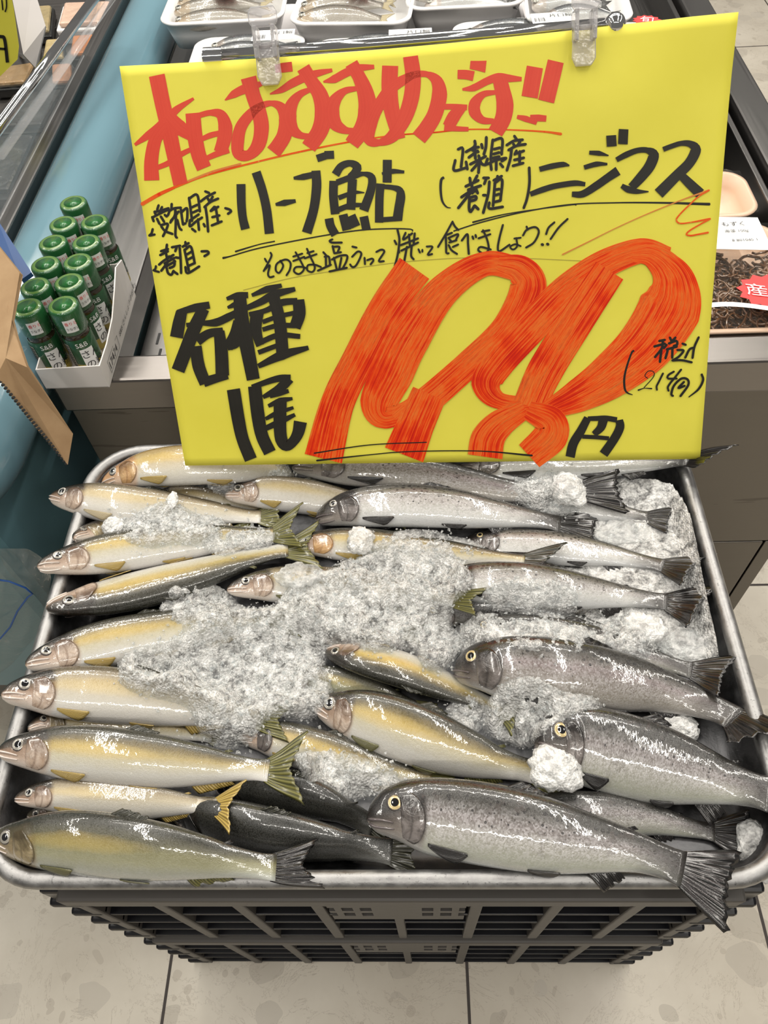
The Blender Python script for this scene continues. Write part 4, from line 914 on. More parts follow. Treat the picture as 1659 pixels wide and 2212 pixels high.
def make_fish(kind, P, hmax, roll, flip, skin, label, group, tailmat, finmat, gill, iris, detail=1.0, gape=0.0, tail_h=1.0):
    F_ = Fish(kind, P, hmax, roll, flip); name = 'sweetfish' if kind == 'ayu' else 'rainbow_trout'
    c0, *_ = F_.frame(.45); t = thing(name, label, 'fish', c0, group); R = random.Random(hash(label) % 1000 if False else sum(map(ord, label)))
    nu, nv = int(84 * detail), int(36 * detail) // 2 * 2
    us = np.concatenate([np.linspace(0, 1, nu // 2) ** 1.35 * .26, np.linspace(.26, 1, nu // 2 + 1)[1:]])
    vs = []; uv = []; fs = []
    for u in us:
        fr = F_.frame(u)
        for j in range(nv):
            ph = -math.pi + 2 * math.pi * j / nv
            p, _n = F_.surf(u, ph, 0, fr); vs.append(p); uv.append((u, abs(ph) / math.pi))
    k = len(us)
    for i in range(k - 1):
        for j in range(nv): fs.append((i * nv + j, i * nv + (j + 1) % nv, (i + 1) * nv + (j + 1) % nv, (i + 1) * nv + j))
    vs += [F_.frame(-.0)[0] - F_.frame(0)[1] * hmax * .05, F_.frame(1)[0]]; uv += [(0, .5), (1, .5)]
    for j in range(nv):
        fs.append((k * nv, (j + 1) % nv, j)); fs.append((k * nv + 1, (k - 1) * nv + j, (k - 1) * nv + (j + 1) % nv))
    body = mesh('body', vs, fs, M[skin], t, True, uv)
    bm = bmesh.new(); bm.from_mesh(body.data); bmesh.ops.recalc_face_normals(bm, faces=bm.faces); bm.to_mesh(body.data); bm.free()
    eu, ep, er = F_.sp['eye']; er *= hmax
    for sd in (1, -1):
        p, n = F_.surf(eu, ep * sd, -hmax * .01); a = Vector(tuple(n)).orthogonal().normalized(); a = np.array(a); b_ = np.cross(n, a)
        prof = [(0, .30), (.28, .285), (.54, .225), (.55, .225), (.72, .19), (.90, .10), (.92, .11), (1.06, .06), (1.14, -.12)]
        vv = [p + n * er * .30]; ff = []; fm = []; N = 18
        for (r, h) in prof[1:]:
            for j in range(N):
                an = 2 * math.pi * j / N; vv.append(p + (a * math.cos(an) + b_ * math.sin(an)) * r * er + n * er * h)
        for j in range(N): ff.append((0, 1 + j, 1 + (j + 1) % N)); fm.append(0)
        for i in range(len(prof) - 2):
            for j in range(N):
                ff.append((1 + i * N + j, 1 + (i + 1) * N + j, 1 + (i + 1) * N + (j + 1) % N, 1 + i * N + (j + 1) % N)); fm.append(0 if i < 2 else 1 if i < 5 else 2)
        mesh('eye', vv, ff, [M['pupil'], M[iris], M['iris_d']], t, True, fmat=fm)
    for sd in (1, -1):
        # gill cover plate
        rows = []; guv = []
        for i in range(9):
            row = []
            for j in range(13):
                f = j / 12; ph = .72 + 1.98 * f; u1 = .200 - .062 * (2 * f - 1.05) ** 2; u0 = .106
                u = u0 + (u1 - u0) * i / 8; edge = min(1, j / 2.5, (12 - j) / 2.5); o_ = hmax * (.008 + .036 * (i / 8) ** 2 * edge - (.05 if i == 0 else 0) - .035 * (1 - edge))
                row.append(F_.surf(u, ph * sd, o_)[0]); guv.append((i / 8, ph / math.pi))
            rows.append(row)
        fin_mesh('gill_cover', rows, M[gill], t, .0005, guv)
        # lips
        for nm, da in (('upper_lip', -.13), ('lower_lip', .15 + gape)):
            pts = []
            for i in range(9):
                u = .004 + .078 * i / 8; ph = 1.78 + u * 2.2 + da * (1 + 1.2 * (1 - i / 8)); pts.append(F_.surf(u, min(ph, 3.0) * sd, hmax * .010)[0])
            m = MB(); m.tube(pts, 1, 8, rr=[hmax * .040 * (1 - .55 * (i / 8)) for i in range(9)]); m.build(nm, M['lip' if kind == 'ayu' else 'lip_d'], t, smooth=True)
        # pectoral and pelvic fins, lying along the flank
        if True:
            for nm, ur, p0, ln, sp_ in (('pectoral_fin', .212, 2.36, .135, .42), ('pelvic_fin', .50, 2.72, .105, .34)):
                if kind == 'trout' and nm == 'pelvic_fin': ur = .53
                tw = R.uniform(-.08, .10); rows = []
                for i in range(10):
                    a = i / 9; row = []
                    for j in range(9):
                        b_ = j / 8 - .5; le = ln * (1 - .30 * (b_ + .5) - .5 * max(0, abs(b_) - .38))
                        u = ur + a * le; ph = p0 + b_ * (.10 + sp_ * a ** .8) + (tw + .16) * a
                        row.append(F_.surf(u, ph * sd, hmax * (.018 + .10 * a * (1 - .4 * a)) + hmax * .012 * math.sin(b_ * 26))[0])
                    rows.append(row)
                fin_mesh(nm, rows, M[finmat], t)
    # fins on the midline
    def mid(nm, u0, u1, hh, sgn_, back, n=12, curve=.5, mat=finmat, shape=None):
        rows = []
        for i in range(8):
            a = i / 7; row = []
            for j in range(n):
                f = j / (n - 1); u = u0 + (u1 - u0) * f; c, T, D, Lt = F_.frame(u); d, v, _t = F_.prof(u)
                base = c + D * (sgn_ * (d if sgn_ > 0 else v) * .94); h = hh * hmax * (shape(f) if shape else (1 - .62 * f)) * a
                row.append(base + D * sgn_ * h * math.cos(back) + T * h * math.sin(back) + Lt * hmax * (.05 * math.sin(f * 19) * a - .10 * a * a))
            rows.append(row)
        return fin_mesh(nm, rows, M[mat], t)
    mid('dorsal_fin', .43, .55, .52, 1, 1.12, mat=tailmat if kind == 'trout' else ('fin_dark'))
    mid('anal_fin', .71, .81 if kind == 'trout' else .86, .62 if kind == 'trout' else .42, -1, .85, mat=finmat)
    mid('adipose_fin', .815, .835, .26, 1, 1.25, n=6, mat=tailmat, shape=lambda f: 1 - .3 * f)
    # tail fin
    rows = []; n = 25; Lf = F_.L - F_.bl; spread = .60 if kind == 'ayu' else .50
    cb_, Tb, Db, Lb = F_.frame(.985)
    for i in range(11):
        a = i / 10; row = []
        for j in range(n):
            f = 2 * j / (n - 1) - 1; fork = (.60 + .40 * abs(f) ** 1.3) if kind == 'ayu' else (.84 + .16 * abs(f) ** 1.6); fork -= .10 * max(0, abs(f) - .9) * 10 * (.4 if kind == 'ayu' else 1)
            fork *= 1 + .035 * math.sin(j * 2.4 + F_.L * 70)
            c, T, D, Lt = F_.frame(.985 + a * fork * Lf / F_.bl * 1.06)
            wb = .40 * hmax * f; y = wb + math.sin(f * spread * 1.25) * a * fork * Lf * .86 * tail_h
            row.append(c + D * y + Lt * hmax * (.05 * math.sin(j * 1.25) * a + .10 * math.sin(a * 2.2 + f) * a))
        rows.append(row)
    fin_mesh('tail_fin', rows, M[tailmat], t, .0009)
    FISH.append((t, F_)); return t

# height field of what already lies in the tray, so that every fish rests on those below it
GC = .004; GX0, GY0 = -.50, .02; GNX, GNY = 260, 175
gx = GX0 + (np.arange(GNX) + .5) * GC; gy = GY0 + (np.arange(GNY) + .5) * GC; XX, YY = np.meshgrid(gx, gy, indexing='ij')
HF = np.full((GNX, GNY), .592)
inx = np.minimum(XX - TX0, TX1 - XX); iny = np.minimum(YY - TY0, TY1 - YY); ins = np.minimum(inx, iny)
rim = (ins > -.001) & (ins < .017); HF[rim] = TZ + .008
slope = (ins >= .017) & (ins < .032); HF[slope] = TZ - (ins[slope] - .017) / .015 * (TZ - .594)
HF[ins <= -.001] = .30
bed = np.clip((XX - .16) / .14, 0, 1) * np.clip((YY - .30) / .2, 0, 1) * .030; HF[ins >= .02] += bed[ins >= .02]   # ice bed banked up in the far right corner
BED = HF.copy()
def cells(p):
    return np.clip(((p[:, 0] - GX0) / GC).astype(int), 0, GNX - 1), np.clip(((p[:, 1] - GY0) / GC).astype(int), 0, GNY - 1)
def settle(kind, px, hpx, roll, flip, zoff=0.0, soft=.55, lim=None):
    """spine pixels -> a resting spine in 3-D"""
    px = np.array(px, float); n = 46
    sp, _ = catmull(px, np.ones(len(px)), 2.0); seg = np.linalg.norm(np.diff(sp, axis=0), axis=1); cu = np.concatenate([[0], np.cumsum(seg)])
    q = np.linspace(0, cu[-1], n); sp = np.stack([np.interp(q, cu, sp[:, k]) for k in (0, 1)], 1)
    z = np.full(n, .63); S_ = SPEC[kind]; fr = np.linspace(0, 1, n) / S_['body']; uu = np.clip(fr, 0, 1)
    for it in range(5):
        P = np.array([Pz(a[0], a[1], zz) for a, zz in zip(sp, z)]); hm = hpx * depth_of(P[n // 3]) / F
        T = np.gradient(P[:, :2], axis=0); T /= np.linalg.norm(T, axis=1)[:, None]; Nn = np.stack([-T[:, 1], T[:, 0]], 1)
        tt = sm(uu, S_['s'], S_['t']) * hm; dd = sm(uu, S_['s'], S_['d']) * hm; tt[fr > 1] = .003; dd[fr > 1] *= 1.3
        cr, sr = math.cos(roll), math.sin(roll); wid = np.sqrt((dd * cr) ** 2 + (tt * sr) ** 2); hei = np.sqrt((dd * sr) ** 2 + (tt * cr) ** 2)
        need = np.full(n, -9.)
        for w_ in np.linspace(-.85, .85, 9):
            pts = P[:, :2] + Nn * (wid * w_)[:, None]; i, j = cells(pts); bz = hei * math.sqrt(1 - w_ * w_)
            need = np.maximum(need, HF[i, j] + bz * (1 if kind else 1))
        x = np.linspace(-1, 1, n); wts = np.where(fr > 1, .25, 1.0) * np.clip((need - np.percentile(need, 10)) * 60, .25, 3)
        cf = np.polyfit(x, need, 3, w=wts); zz = np.polyval(cf, x); res = need - zz
        lift = np.percentile(res[fr <= 1], 88) * soft
        zn = zz + max(lift, 0) * 1.0 - .002 + zoff
        if lim is not None: zn = np.minimum(zn, lim)
        z = .35 * z + .65 * zn
    P = np.array([Pz(a[0], a[1], zz) for a, zz in zip(sp, z)])
    # stamp the fish into the height field
    for w_ in np.linspace(-1, 1, 25):
        pts = P[:, :2] + Nn * (wid * w_)[:, None]; top = P[:, 2] + hei * math.sqrt(max(0, 1 - w_ * w_))
        for k in range(n - 1):
            for f in np.linspace(0, 1, 4, endpoint=False):
                p = pts[k] * (1 - f) + pts[k + 1] * f; i, j = cells(p[None]); HF[i, j] = np.maximum(HF[i, j], top[k] * (1 - f) + top[k + 1] * f)
    return P, hm
GA = 'sweetfish on the ice'; GT = 'rainbow trout on the ice'
def ayu(px, h, label, skin='ayu', roll=.33, flip=False, tail='fin_olive', fin='fin_yellow', gill='gill_a', iris='iris_s', zoff=0., **kw):
    ex = {k: kw.pop(k) for k in ('soft', 'lim') if k in kw}
    P, hm = settle('ayu', px, h, roll, flip, zoff, **ex); return make_fish('ayu', P, hm, roll, flip, skin, label, GA, tail, fin, gill, iris, **kw)
def trout(px, h, label, skin='trout', roll=.33, flip=False, tail='fin_black', fin='fin_black', gill='gill_t', iris='iris_g', zoff=0., **kw):
    ex = {k: kw.pop(k) for k in ('soft', 'lim') if k in kw}
    P, hm = settle('trout', px, h, roll, flip, zoff, **ex); return make_fish('trout', P, hm, roll, flip, skin, label, GT, tail, fin, gill, iris, **kw)

# bottom layer, mostly hidden
ayu([(160, 1162), (215, 1150), (330, 1150), (450, 1150), (560, 1150)], 34, 'half-hidden sweetfish, small dark head peeking out behind the red-mouthed one', gill='gill_o')
ayu([(62, 1574), (110, 1562), (230, 1570), (360, 1580), (520, 1600)], 34, 'buried sweetfish with only eye and snout showing behind the gold-backed one', gill='gill_o')
ayu([(330, 1072), (400, 1075), (470, 1085), (540, 1100), (590, 1115)], 28, 'sweetfish lying under the second one from the back, only its scaly back showing', 'ayu_pale')
ayu([(60, 1762), (130, 1757), (220, 1763), (300, 1762), (385, 1742)], 36, 'sweetfish near the front left whose grey-brown tail fin sticks up behind the olive one', 'ayu_olive', roll=.7, fin='fin_dark', tail='fin_dark', tail_h=1.2)
trout([(1090, 1060), (1180, 1075), (1260, 1093), (1370, 1113), (1455, 1125)], 36, 'trout at the far right with a ragged black tail fanned out over white ice', 'trout_pale')
trout([(900, 1330), (1000, 1318), (1100, 1318), (1200, 1335), (1300, 1362), (1400, 1385)], 38, 'black-backed trout buried under slush behind the big-eyed trout', 'trout_dark', roll=.8)
trout([(1000, 1360), (1120, 1368), (1250, 1385), (1370, 1412), (1480, 1445), (1580, 1462)], 44, 'trout behind the big-eyed one, its dark forked tail by the right rim', 'trout', roll=.5)
trout([(1090, 1765), (1180, 1758), (1280, 1758), (1400, 1768), (1500, 1790), (1625, 1812)], 46, 'trout wedged behind the largest one, its round black tail at the front right corner', 'trout', roll=.25, tail_h=1.25)
ayu([(620, 1462), (700, 1470), (780, 1488), (860, 1512), (940, 1545)], 34, 'greenish sweetfish glimpsed under slush left of the dark-bellied one in the middle', 'ayu_olive', roll=.5, tail_h=.45)
ayu([(560, 1352), (640, 1358), (730, 1358), (820, 1362), (920, 1372)], 34, 'dark sweetfish buried under the thick slush in the middle of the tray', 'ayu_dark', roll=.6, gill='gill_d', tail_h=.45)
ayu([(520, 1592), (585, 1594), (690, 1624), (800, 1660), (900, 1680), (1000, 1700)], 46, 'slush-covered sweetfish with a reddish gill in the middle front', 'ayu', gill='gill_t', tail_h=.45)
ayu([(472, 1700), (560, 1702), (660, 1722), (760, 1762), (860, 1815)], 60, 'blackish sweetfish lying back up above another dark one in the front middle', 'ayu_dark', roll=1.15, fin='fin_dark', tail='fin_dark', gill='gill_d', iris='iris_d')
ayu([(376, 1752), (480, 1778), (600, 1804), (720, 1824), (830, 1838), (925, 1850)], 68, 'blackish sweetfish lying back up with a blunt dark nose in the front middle', 'ayu_dark', roll=1.1, fin='fin_dark', tail='fin_dark', gill='gill_d', iris='iris_d', tail_h=.6)
# back rows
ayu([(222, 1048), (262, 1028), (330, 1010), (430, 1004), (540, 1008), (650, 1022), (720, 1040)], 44, 'golden sweetfish at the far back left with orange fins, partly behind the yellow sign', 'ayu_gold', fin='fin_yellow', gill='gill_g', tail='fin_yellow')
trout([(990, 1012), (1080, 1016), (1200, 1012), (1320, 1006), (1430, 1000), (1558, 984)], 40, 'pale-bellied trout at the very back, its tail over the far right rim', 'trout_pale', roll=-.15)
trout([(632, 1010), (720, 1010), (820, 1016), (920, 1028), (1020, 1046), (1130, 1062), (1355, 1058)], 42, 'brownish pink-striped trout just below the bottom edge of the sign', 'trout_brown', roll=.3)
ayu([(487, 1070), (560, 1063), (640, 1070), (740, 1086), (830, 1098), (900, 1110)], 40, 'pale sweetfish with its brown head behind the open-mouthed trout', 'ayu_pale')
ayu([(110, 1074), (180, 1078), (280, 1092), (400, 1106), (500, 1113), (560, 1116), (632, 1106)], 44, 'grey-headed sweetfish second from the back on the left, its head over the tray rim', 'ayu_pale', fin='fin_pale')
trout([(1000, 1172), (1100, 1178), (1200, 1184), (1300, 1196), (1400, 1215), (1504, 1236)], 40, 'white-bellied trout behind the middle with its black tail near the right rim', 'trout_pale', roll=.12)
trout([(683, 1122), (760, 1098), (860, 1092), (960, 1096), (1060, 1108), (1160, 1122), (1300, 1150)], 48, 'silvery trout with an open mouth in the back middle of the tray', 'trout_pale', gape=.25, iris='iris_s')
ayu([(82, 1224), (140, 1212), (250, 1192), (400, 1172), (520, 1160), (585, 1154), (660, 1132)], 46, 'yellow sweetfish third from the back on the left with its red mouth open', 'ayu', gill='gill_a', gape=.3)
ayu([(622, 1186), (690, 1174), (800, 1180), (920, 1194), (1020, 1204), (1115, 1210), (1215, 1222)], 40, 'sweetfish with an orange head in the middle of the third row under slush', 'ayu', gill='gill_g', tail='fin_dark')
trout([(950, 1252), (1050, 1258), (1150, 1264), (1250, 1276), (1350, 1288), (1450, 1302), (1526, 1312)], 48, 'trout with a wide dark spotted tail fanned against the right rim', 'trout_pale', tail_h=1.2)
ayu([(102, 1314), (180, 1300), (280, 1279), (395, 1250), (500, 1218), (605, 1190), (700, 1176)], 56, 'left-hand sweetfish turned round with its black back facing the viewer', 'ayu', roll=.42, flip=True, fin='fin_yellow', tail='fin_olive', gape=.2)
ayu([(492, 1274), (570, 1263), (680, 1266), (800, 1276), (920, 1290), (1050, 1300)], 44, 'tan-headed sweetfish with an olive side fin in the middle, slush all over its back', 'ayu_pale', fin='fin_olive', tail_h=.45)
ayu([(57, 1436), (130, 1414), (230, 1390), (330, 1372), (430, 1356), (560, 1345), (660, 1340)], 52, 'white-bellied sweetfish on the left with two yellow side fins, tail under the slush', 'ayu', tail_h=.45)
ayu([(5, 1500), (80, 1493), (200, 1498), (330, 1512), (450, 1532), (570, 1552), (640, 1560)], 60, 'big silver sweetfish on the left with a white lip beyond the rim', 'ayu_pale', fin='fin_yellow', tail_h=.45)
ayu([(706, 1408), (790, 1424), (880, 1450), (970, 1484), (1060, 1522), (1140, 1548)], 48, 'sweetfish in the middle with its dark back turned to the viewer, by the big-eyed trout', 'ayu', roll=.45, flip=True)
ayu([(34, 1726), (110, 1716), (220, 1724), (330, 1734), (440, 1740), (520, 1742)], 40, 'slender silver sweetfish at the front left between the gold-backed and the olive fish', 'ayu_pale', fin='fin_yellow', tail='fin_yellow')
trout([(983, 1452), (1060, 1440), (1180, 1450), (1300, 1466), (1400, 1484), (1500, 1514), (1580, 1548), (1658, 1600)], 73, 'big-eyed dark-headed trout curving right across the middle of the tray', 'trout_brown', roll=.36)
ayu([(683, 1524), (760, 1542), (860, 1574), (960, 1612), (1060, 1646), (1160, 1668), (1240, 1680)], 66, 'gold-and-blue sweetfish lying diagonally in the middle above the front trout', 'ayu', roll=.5, fin='fin_olive')
ayu([(-2, 1622), (80, 1620), (200, 1628), (330, 1644), (450, 1656), (590, 1664), (668, 1655)], 60, 'long gold-backed sweetfish at the lower left with its olive tail raised', 'ayu', roll=.42, tail='fin_olive')
trout([(1158, 1606), (1240, 1604), (1350, 1632), (1480, 1664), (1620, 1704), (1760, 1740)], 88, 'spotted trout at the right edge with a lump of slush against its mouth', 'trout', roll=.42)
ayu([(-14, 1812), (60, 1816), (150, 1818), (250, 1828), (400, 1848), (520, 1866), (610, 1874), (700, 1862)], 68, 'olive-green sweetfish along the front rim at the left', 'ayu_olive', roll=.60, gill='gill_o', fin='fin_olive', tail='fin_black', tail_h=.42)
trout([(795, 1770), (880, 1756), (1000, 1772), (1130, 1794), (1260, 1818), (1380, 1842), (1480, 1880), (1592, 1930)], 84, 'largest trout lying across the front rim with its black tail hanging over the edge', 'trout', roll=.36, zoff=.004)
# ---------------------------------------------------------------- crushed ice
def m_ice(name, lo, hi, sc_, strength=1.0, thin=False):
    """wet crushed ice: bright glinting crumbs with clearer spots between them"""
    t = NT(name); co = t.coord('Object')
    n1 = t.noise(co, 420 * sc_, 4, .7, .6); n2 = t.noise(co, 95 * sc_, 4, .65, .5); v1 = t.voro(co, 430 * sc_, 'F1', 'Distance'); v2 = t.voro(co, 210 * sc_, 'F1', 'Distance')
    b = t.bsdf(Base_Color=(.97, .965, .945), Roughness=.10, Specular_IOR_Level=.7, Subsurface_Weight=.0)
    hh = t.math('ADD', t.math('ADD', t.math('MULTIPLY', n1, .7), t.math('MULTIPLY', n2, .9)), t.math('ADD', t.math('MULTIPLY', v1, -.9), t.math('MULTIPLY', v2, -.9)))
    t.setin(b, 'Normal', t.bump(hh, strength, .004))
    tr = t.n('ShaderNodeBsdfTransparent'); tr.inputs[0].default_value = (.93, .95, .96, 1)
    f = t.ramp(t.math('ADD', t.math('MULTIPLY', n2, .75), t.math('MULTIPLY', n1, .25)), [(.38, lo), (.57, hi)])
    if thin:       # the layer thins out towards the edge of each heap
        sx = t.n('ShaderNodeSeparateXYZ'); t.l(t.n('ShaderNodeUVMap').outputs[0], sx.inputs[0])
        f = t.math('MULTIPLY', f, t.ramp(sx.outputs[0], [(.32, .25), (.62, .72), (.95, 1.0)]))
    mx = t.n('ShaderNodeMixShader'); t.l(f, mx.inputs[0]); t.l(tr.outputs[0], mx.inputs[1]); t.l(b.outputs[0], mx.inputs[2]); return t.fin(mx)
M['slush'] = m_ice('crushed_ice', .22, .98, 1.0, .75, True); M['grain'] = m_ice('ice_grain', .10, .55, 1.4, .6); M['lump'] = m_ice('ice_lump', .40, .92, 1.0, .5)
M['clear_lump'] = m_ice('clear_ice_lump', .10, .55, .45, .7)
def inpoly(px, py, poly):
    r = np.zeros(px.shape, bool); n = len(poly); j = n - 1
    for i in range(n):
        xi, yi = poly[i]; xj, yj = poly[j]
        c = ((yi > py) != (yj > py)) & (px < (xj - xi) * (py - yi) / (yj - yi + 1e-9) + xi); r ^= c; j = i
    return r
def blur(a, r):
    for ax in (0, 1):
        k = np.ones(2 * r + 1) / (2 * r + 1); a = np.apply_along_axis(lambda m_: np.convolve(np.pad(m_, r, 'edge'), k, 'valid'), ax, a)
    return a
NR = np.random.RandomState(11)
def fnoise(n0, n1, cell):
    a = NR.rand(int(n0 / cell) + 3, int(n1 / cell) + 3); x = np.arange(n0) / cell; y = np.arange(n1) / cell
    i = x.astype(int); j = y.astype(int); fx = (x - i)[:, None]; fy = (y - j)[None]
    fx = fx * fx * (3 - 2 * fx); fy = fy * fy * (3 - 2 * fy)
    A = a[np.ix_(i, j)]; B = a[np.ix_(i + 1, j)]; Cc = a[np.ix_(i, j + 1)]; D = a[np.ix_(i + 1, j + 1)]
    return (A * (1 - fx) + B * fx) * (1 - fy) + (Cc * (1 - fx) + D * fx) * fy - .5
FC = .0016; fx0, fx1, fy0, fy1 = -.36, .30, .13, .61
fnx, fny = int((fx1 - fx0) / FC), int((fy1 - fy0) / FC)
FX, FY = np.meshgrid(fx0 + np.arange(fnx) * FC, fy0 + np.arange(fny) * FC, indexing='ij')
def resample(G):
    u = (FX - GX0) / GC - .5; v = (FY - GY0) / GC - .5; i = np.clip(u.astype(int), 0, GNX - 2); j = np.clip(v.astype(int), 0, GNY - 2); a = u - i; b_ = v - j
    return (G[i, j] * (1 - a) + G[i + 1, j] * a) * (1 - b_) + (G[i, j + 1] * (1 - a) + G[i + 1, j + 1] * a) * b_
HS_ = resample(np.maximum(blur(HF, 3), HF - .006)); BS_ = resample(BED)
def to_px(X, Y, Z):
    q = np.stack([X.ravel(), Y.ravel(), Z.ravel() - H], 1) @ RW; return (q[:, 0] / q[:, 2] * F + 829.5).reshape(X.shape), (q[:, 1] / q[:, 2] * F + 1106).reshape(X.shape)
big = fnoise(fnx, fny, 14) + .5 * fnoise(fnx, fny, 7); fine = fnoise(fnx, fny, 3) + .6 * fnoise(fnx, fny, 1.6)
POLY = [
 # (outline in the photograph, thickness)
 ([(335, 1330), (372, 1272), (430, 1250), (480, 1262), (500, 1300), (560, 1322), (600, 1300), (640, 1246), (700, 1226), (770, 1212), (840, 1190), (900, 1196), (985, 1192), (1022, 1230), (1016, 1262), (970, 1292), (985, 1320), (950, 1352), (1000, 1380), (990, 1420), (955, 1452), (915, 1442), (900, 1404), (820, 1396), (730, 1384), (700, 1400), (690, 1450), (716, 1490), (720, 1530), (640, 1556), (575, 1540), (548, 1600), (470, 1612), (430, 1590), (410, 1556), (480, 1530), (400, 1515), (290, 1490), (238, 1440), (290, 1410), (400, 1384), (470, 1360), (380, 1340)], .017),
 ([(222, 1140), (228, 1112), (252, 1105), (268, 1128), (300, 1096), (372, 1066), (392, 1096), (430, 1108), (480, 1120), (492, 1150), (420, 1168), (330, 1172), (270, 1160)], .008),
 ([(440, 1150), (550, 1128), (600, 1150), (570, 1184), (500, 1192), (430, 1180)], .006),
 ([(770, 1170), (860, 1150), (1000, 1158), (1080, 1180), (1000, 1200), (860, 1196), (790, 1196)], .006),
 ([(1040, 1292), (1060, 1262), (1120, 1240), (1200, 1250), (1250, 1280), (1246, 1312), (1180, 1322), (1100, 1316)], .010),
 ([(930, 1392), (1000, 1340), (1080, 1330), (1190, 1336), (1270, 1370), (1290, 1400), (1230, 1404), (1120, 1392), (1000, 1400)], .009),
 ([(1090, 1046), (1150, 1022), (1215, 1026), (1260, 1060), (1256, 1100), (1200, 1112), (1150, 1090), (1100, 1070)], .009),
 ([(1044, 1560), (1060, 1510), (1090, 1475), (1150, 1462), (1240, 1500), (1330, 1520), (1250, 1548), (1196, 1566), (1150, 1622), (1090, 1600)], .016),
 ([(630, 1622), (690, 1600), (760, 1630), (830, 1660), (870, 1690), (800, 1722), (720, 1712), (650, 1668)], .008),
 ([(1330, 1400), (1290, 1350), (1380, 1320), (1412, 1350), (1425, 1420), (1380, 1410)], .012),
 ([(410, 1040), (460, 1030), (520, 1042), (500, 1062), (440, 1062)], .004),
 ([(560, 1000), (630, 1000), (640, 1024), (580, 1030)], .006),
 ([(950, 1530), (1010, 1500), (1070, 1520), (1030, 1570), (980, 1560)], .004),
 ([(1050, 1310), (1250, 1330), (1350, 1370), (1300, 1390), (1150, 1350)], .004),
]
iv = []; ifc = []; im = []; iu = []
def add_sheet(base, mask, Z, dn=None):
    idx = -np.ones(mask.shape, int); ii, jj = np.nonzero(mask); idx[ii, jj] = np.arange(len(ii)) + len(iv)
    iv.extend(zip(FX[ii, jj], FY[ii, jj], Z[ii, jj])); iu.extend((float(q), 0.) for q in (dn[ii, jj] if dn is not None else np.ones(len(ii))))
    a = mask[:-1, :-1] & mask[1:, :-1] & mask[1:, 1:] & mask[:-1, 1:]
    for i, j in zip(*np.nonzero(a)):
        ifc.append((idx[i, j], idx[i + 1, j], idx[i + 1, j + 1], idx[i, j + 1])); im.append(0)
dens = np.zeros((fnx, fny)); top = HS_.copy()
for poly, th in POLY:
    px, py = to_px(FX, FY, HS_ + .004); m_ = inpoly(px + 22 * fnoise(fnx, fny, 9), py + 22 * fnoise(fnx, fny, 9), poly).astype(float)
    d = blur(blur(m_, 6), 6); lift = np.clip((d - .32) / .5, 0, 1) ** .7 * th
    Z = HS_ - .0035 + lift * (1.0 + 1.3 * big) + (.0036 * fine) * np.clip(d * 2, 0, 1) + .002 * np.clip(d * 2, 0, 1)
    add_sheet(HS_, d > .30, np.where(d > .34, Z, HS_ - .004), d); dens = np.maximum(dens, d); top = np.where(d > .34, np.maximum(top, Z), top)
# the white bed banked up in the far right corner
px, py = to_px(FX, FY, BS_ + .004)
m_ = inpoly(px, py, [(1250, 1050), (1350, 1030), (1440, 1036), (1480, 1090), (1506, 1150), (1530, 1225), (1540, 1330), (1560, 1430), (1480, 1450), (1300, 1420), (1200, 1250)]).astype(float)
d = blur(m_, 5); Zb = BS_ + .004 + .0008 * fine + .003 * big - .012 * np.clip((.55 - d) / .3, 0, 1)
add_sheet(BS_, d > .3, Zb)
# loose grains
N = 7000; ci = NR.rand(40 * N, 2); gi = (ci[:, 0] * fnx).astype(int); gj = (ci[:, 1] * fny).astype(int)
keep = NR.rand(40 * N) < np.clip(dens[gi, gj] - .12, 0, 1) * .8 + (dens[gi, gj] > .02) * .06; gi, gj = gi[keep][:N], gj[keep][:N]
oc = np.array([(1, 0, 0), (-1, 0, 0), (0, 1, 0), (0, -1, 0), (0, 0, 1), (0, 0, -1)], float)
of = [(0, 2, 4), (2, 1, 4), (1, 3, 4), (3, 0, 4), (2, 0, 5), (1, 2, 5), (3, 1, 5), (0, 3, 5)]
for i, j in zip(gi, gj):
    s_ = .0009 + .0019 * NR.rand() ** 2; R_ = np.linalg.qr(NR.randn(3, 3))[0]
    v = (oc * (.6 + .8 * NR.rand(6, 1)) * s_ * np.array([1, .8, .7])) @ R_ + [FX[i, j] + NR.uniform(-.001, .001), FY[i, j] + NR.uniform(-.001, .001), top[i, j] + .0006 + .0012 * NR.rand()]
    k = len(iv); iv.extend(map(tuple, v)); ifc.extend(tuple(a + k for a in f) for f in of); im.extend([1] * 8); iu.extend([(1., 0.)] * 6)
ice = mesh('crushed_ice', iv, ifc, [M['slush'], M['grain']], None, False, uvs=iu, fmat=im)
prop(ice, 'crushed ice heaped over the fish and banked in the far corner of the metal tray', 'ice', kind='stuff')
sm_flag = [q == 0 for q in im]; ice.data.polygons.foreach_set('use_smooth', sm_flag)

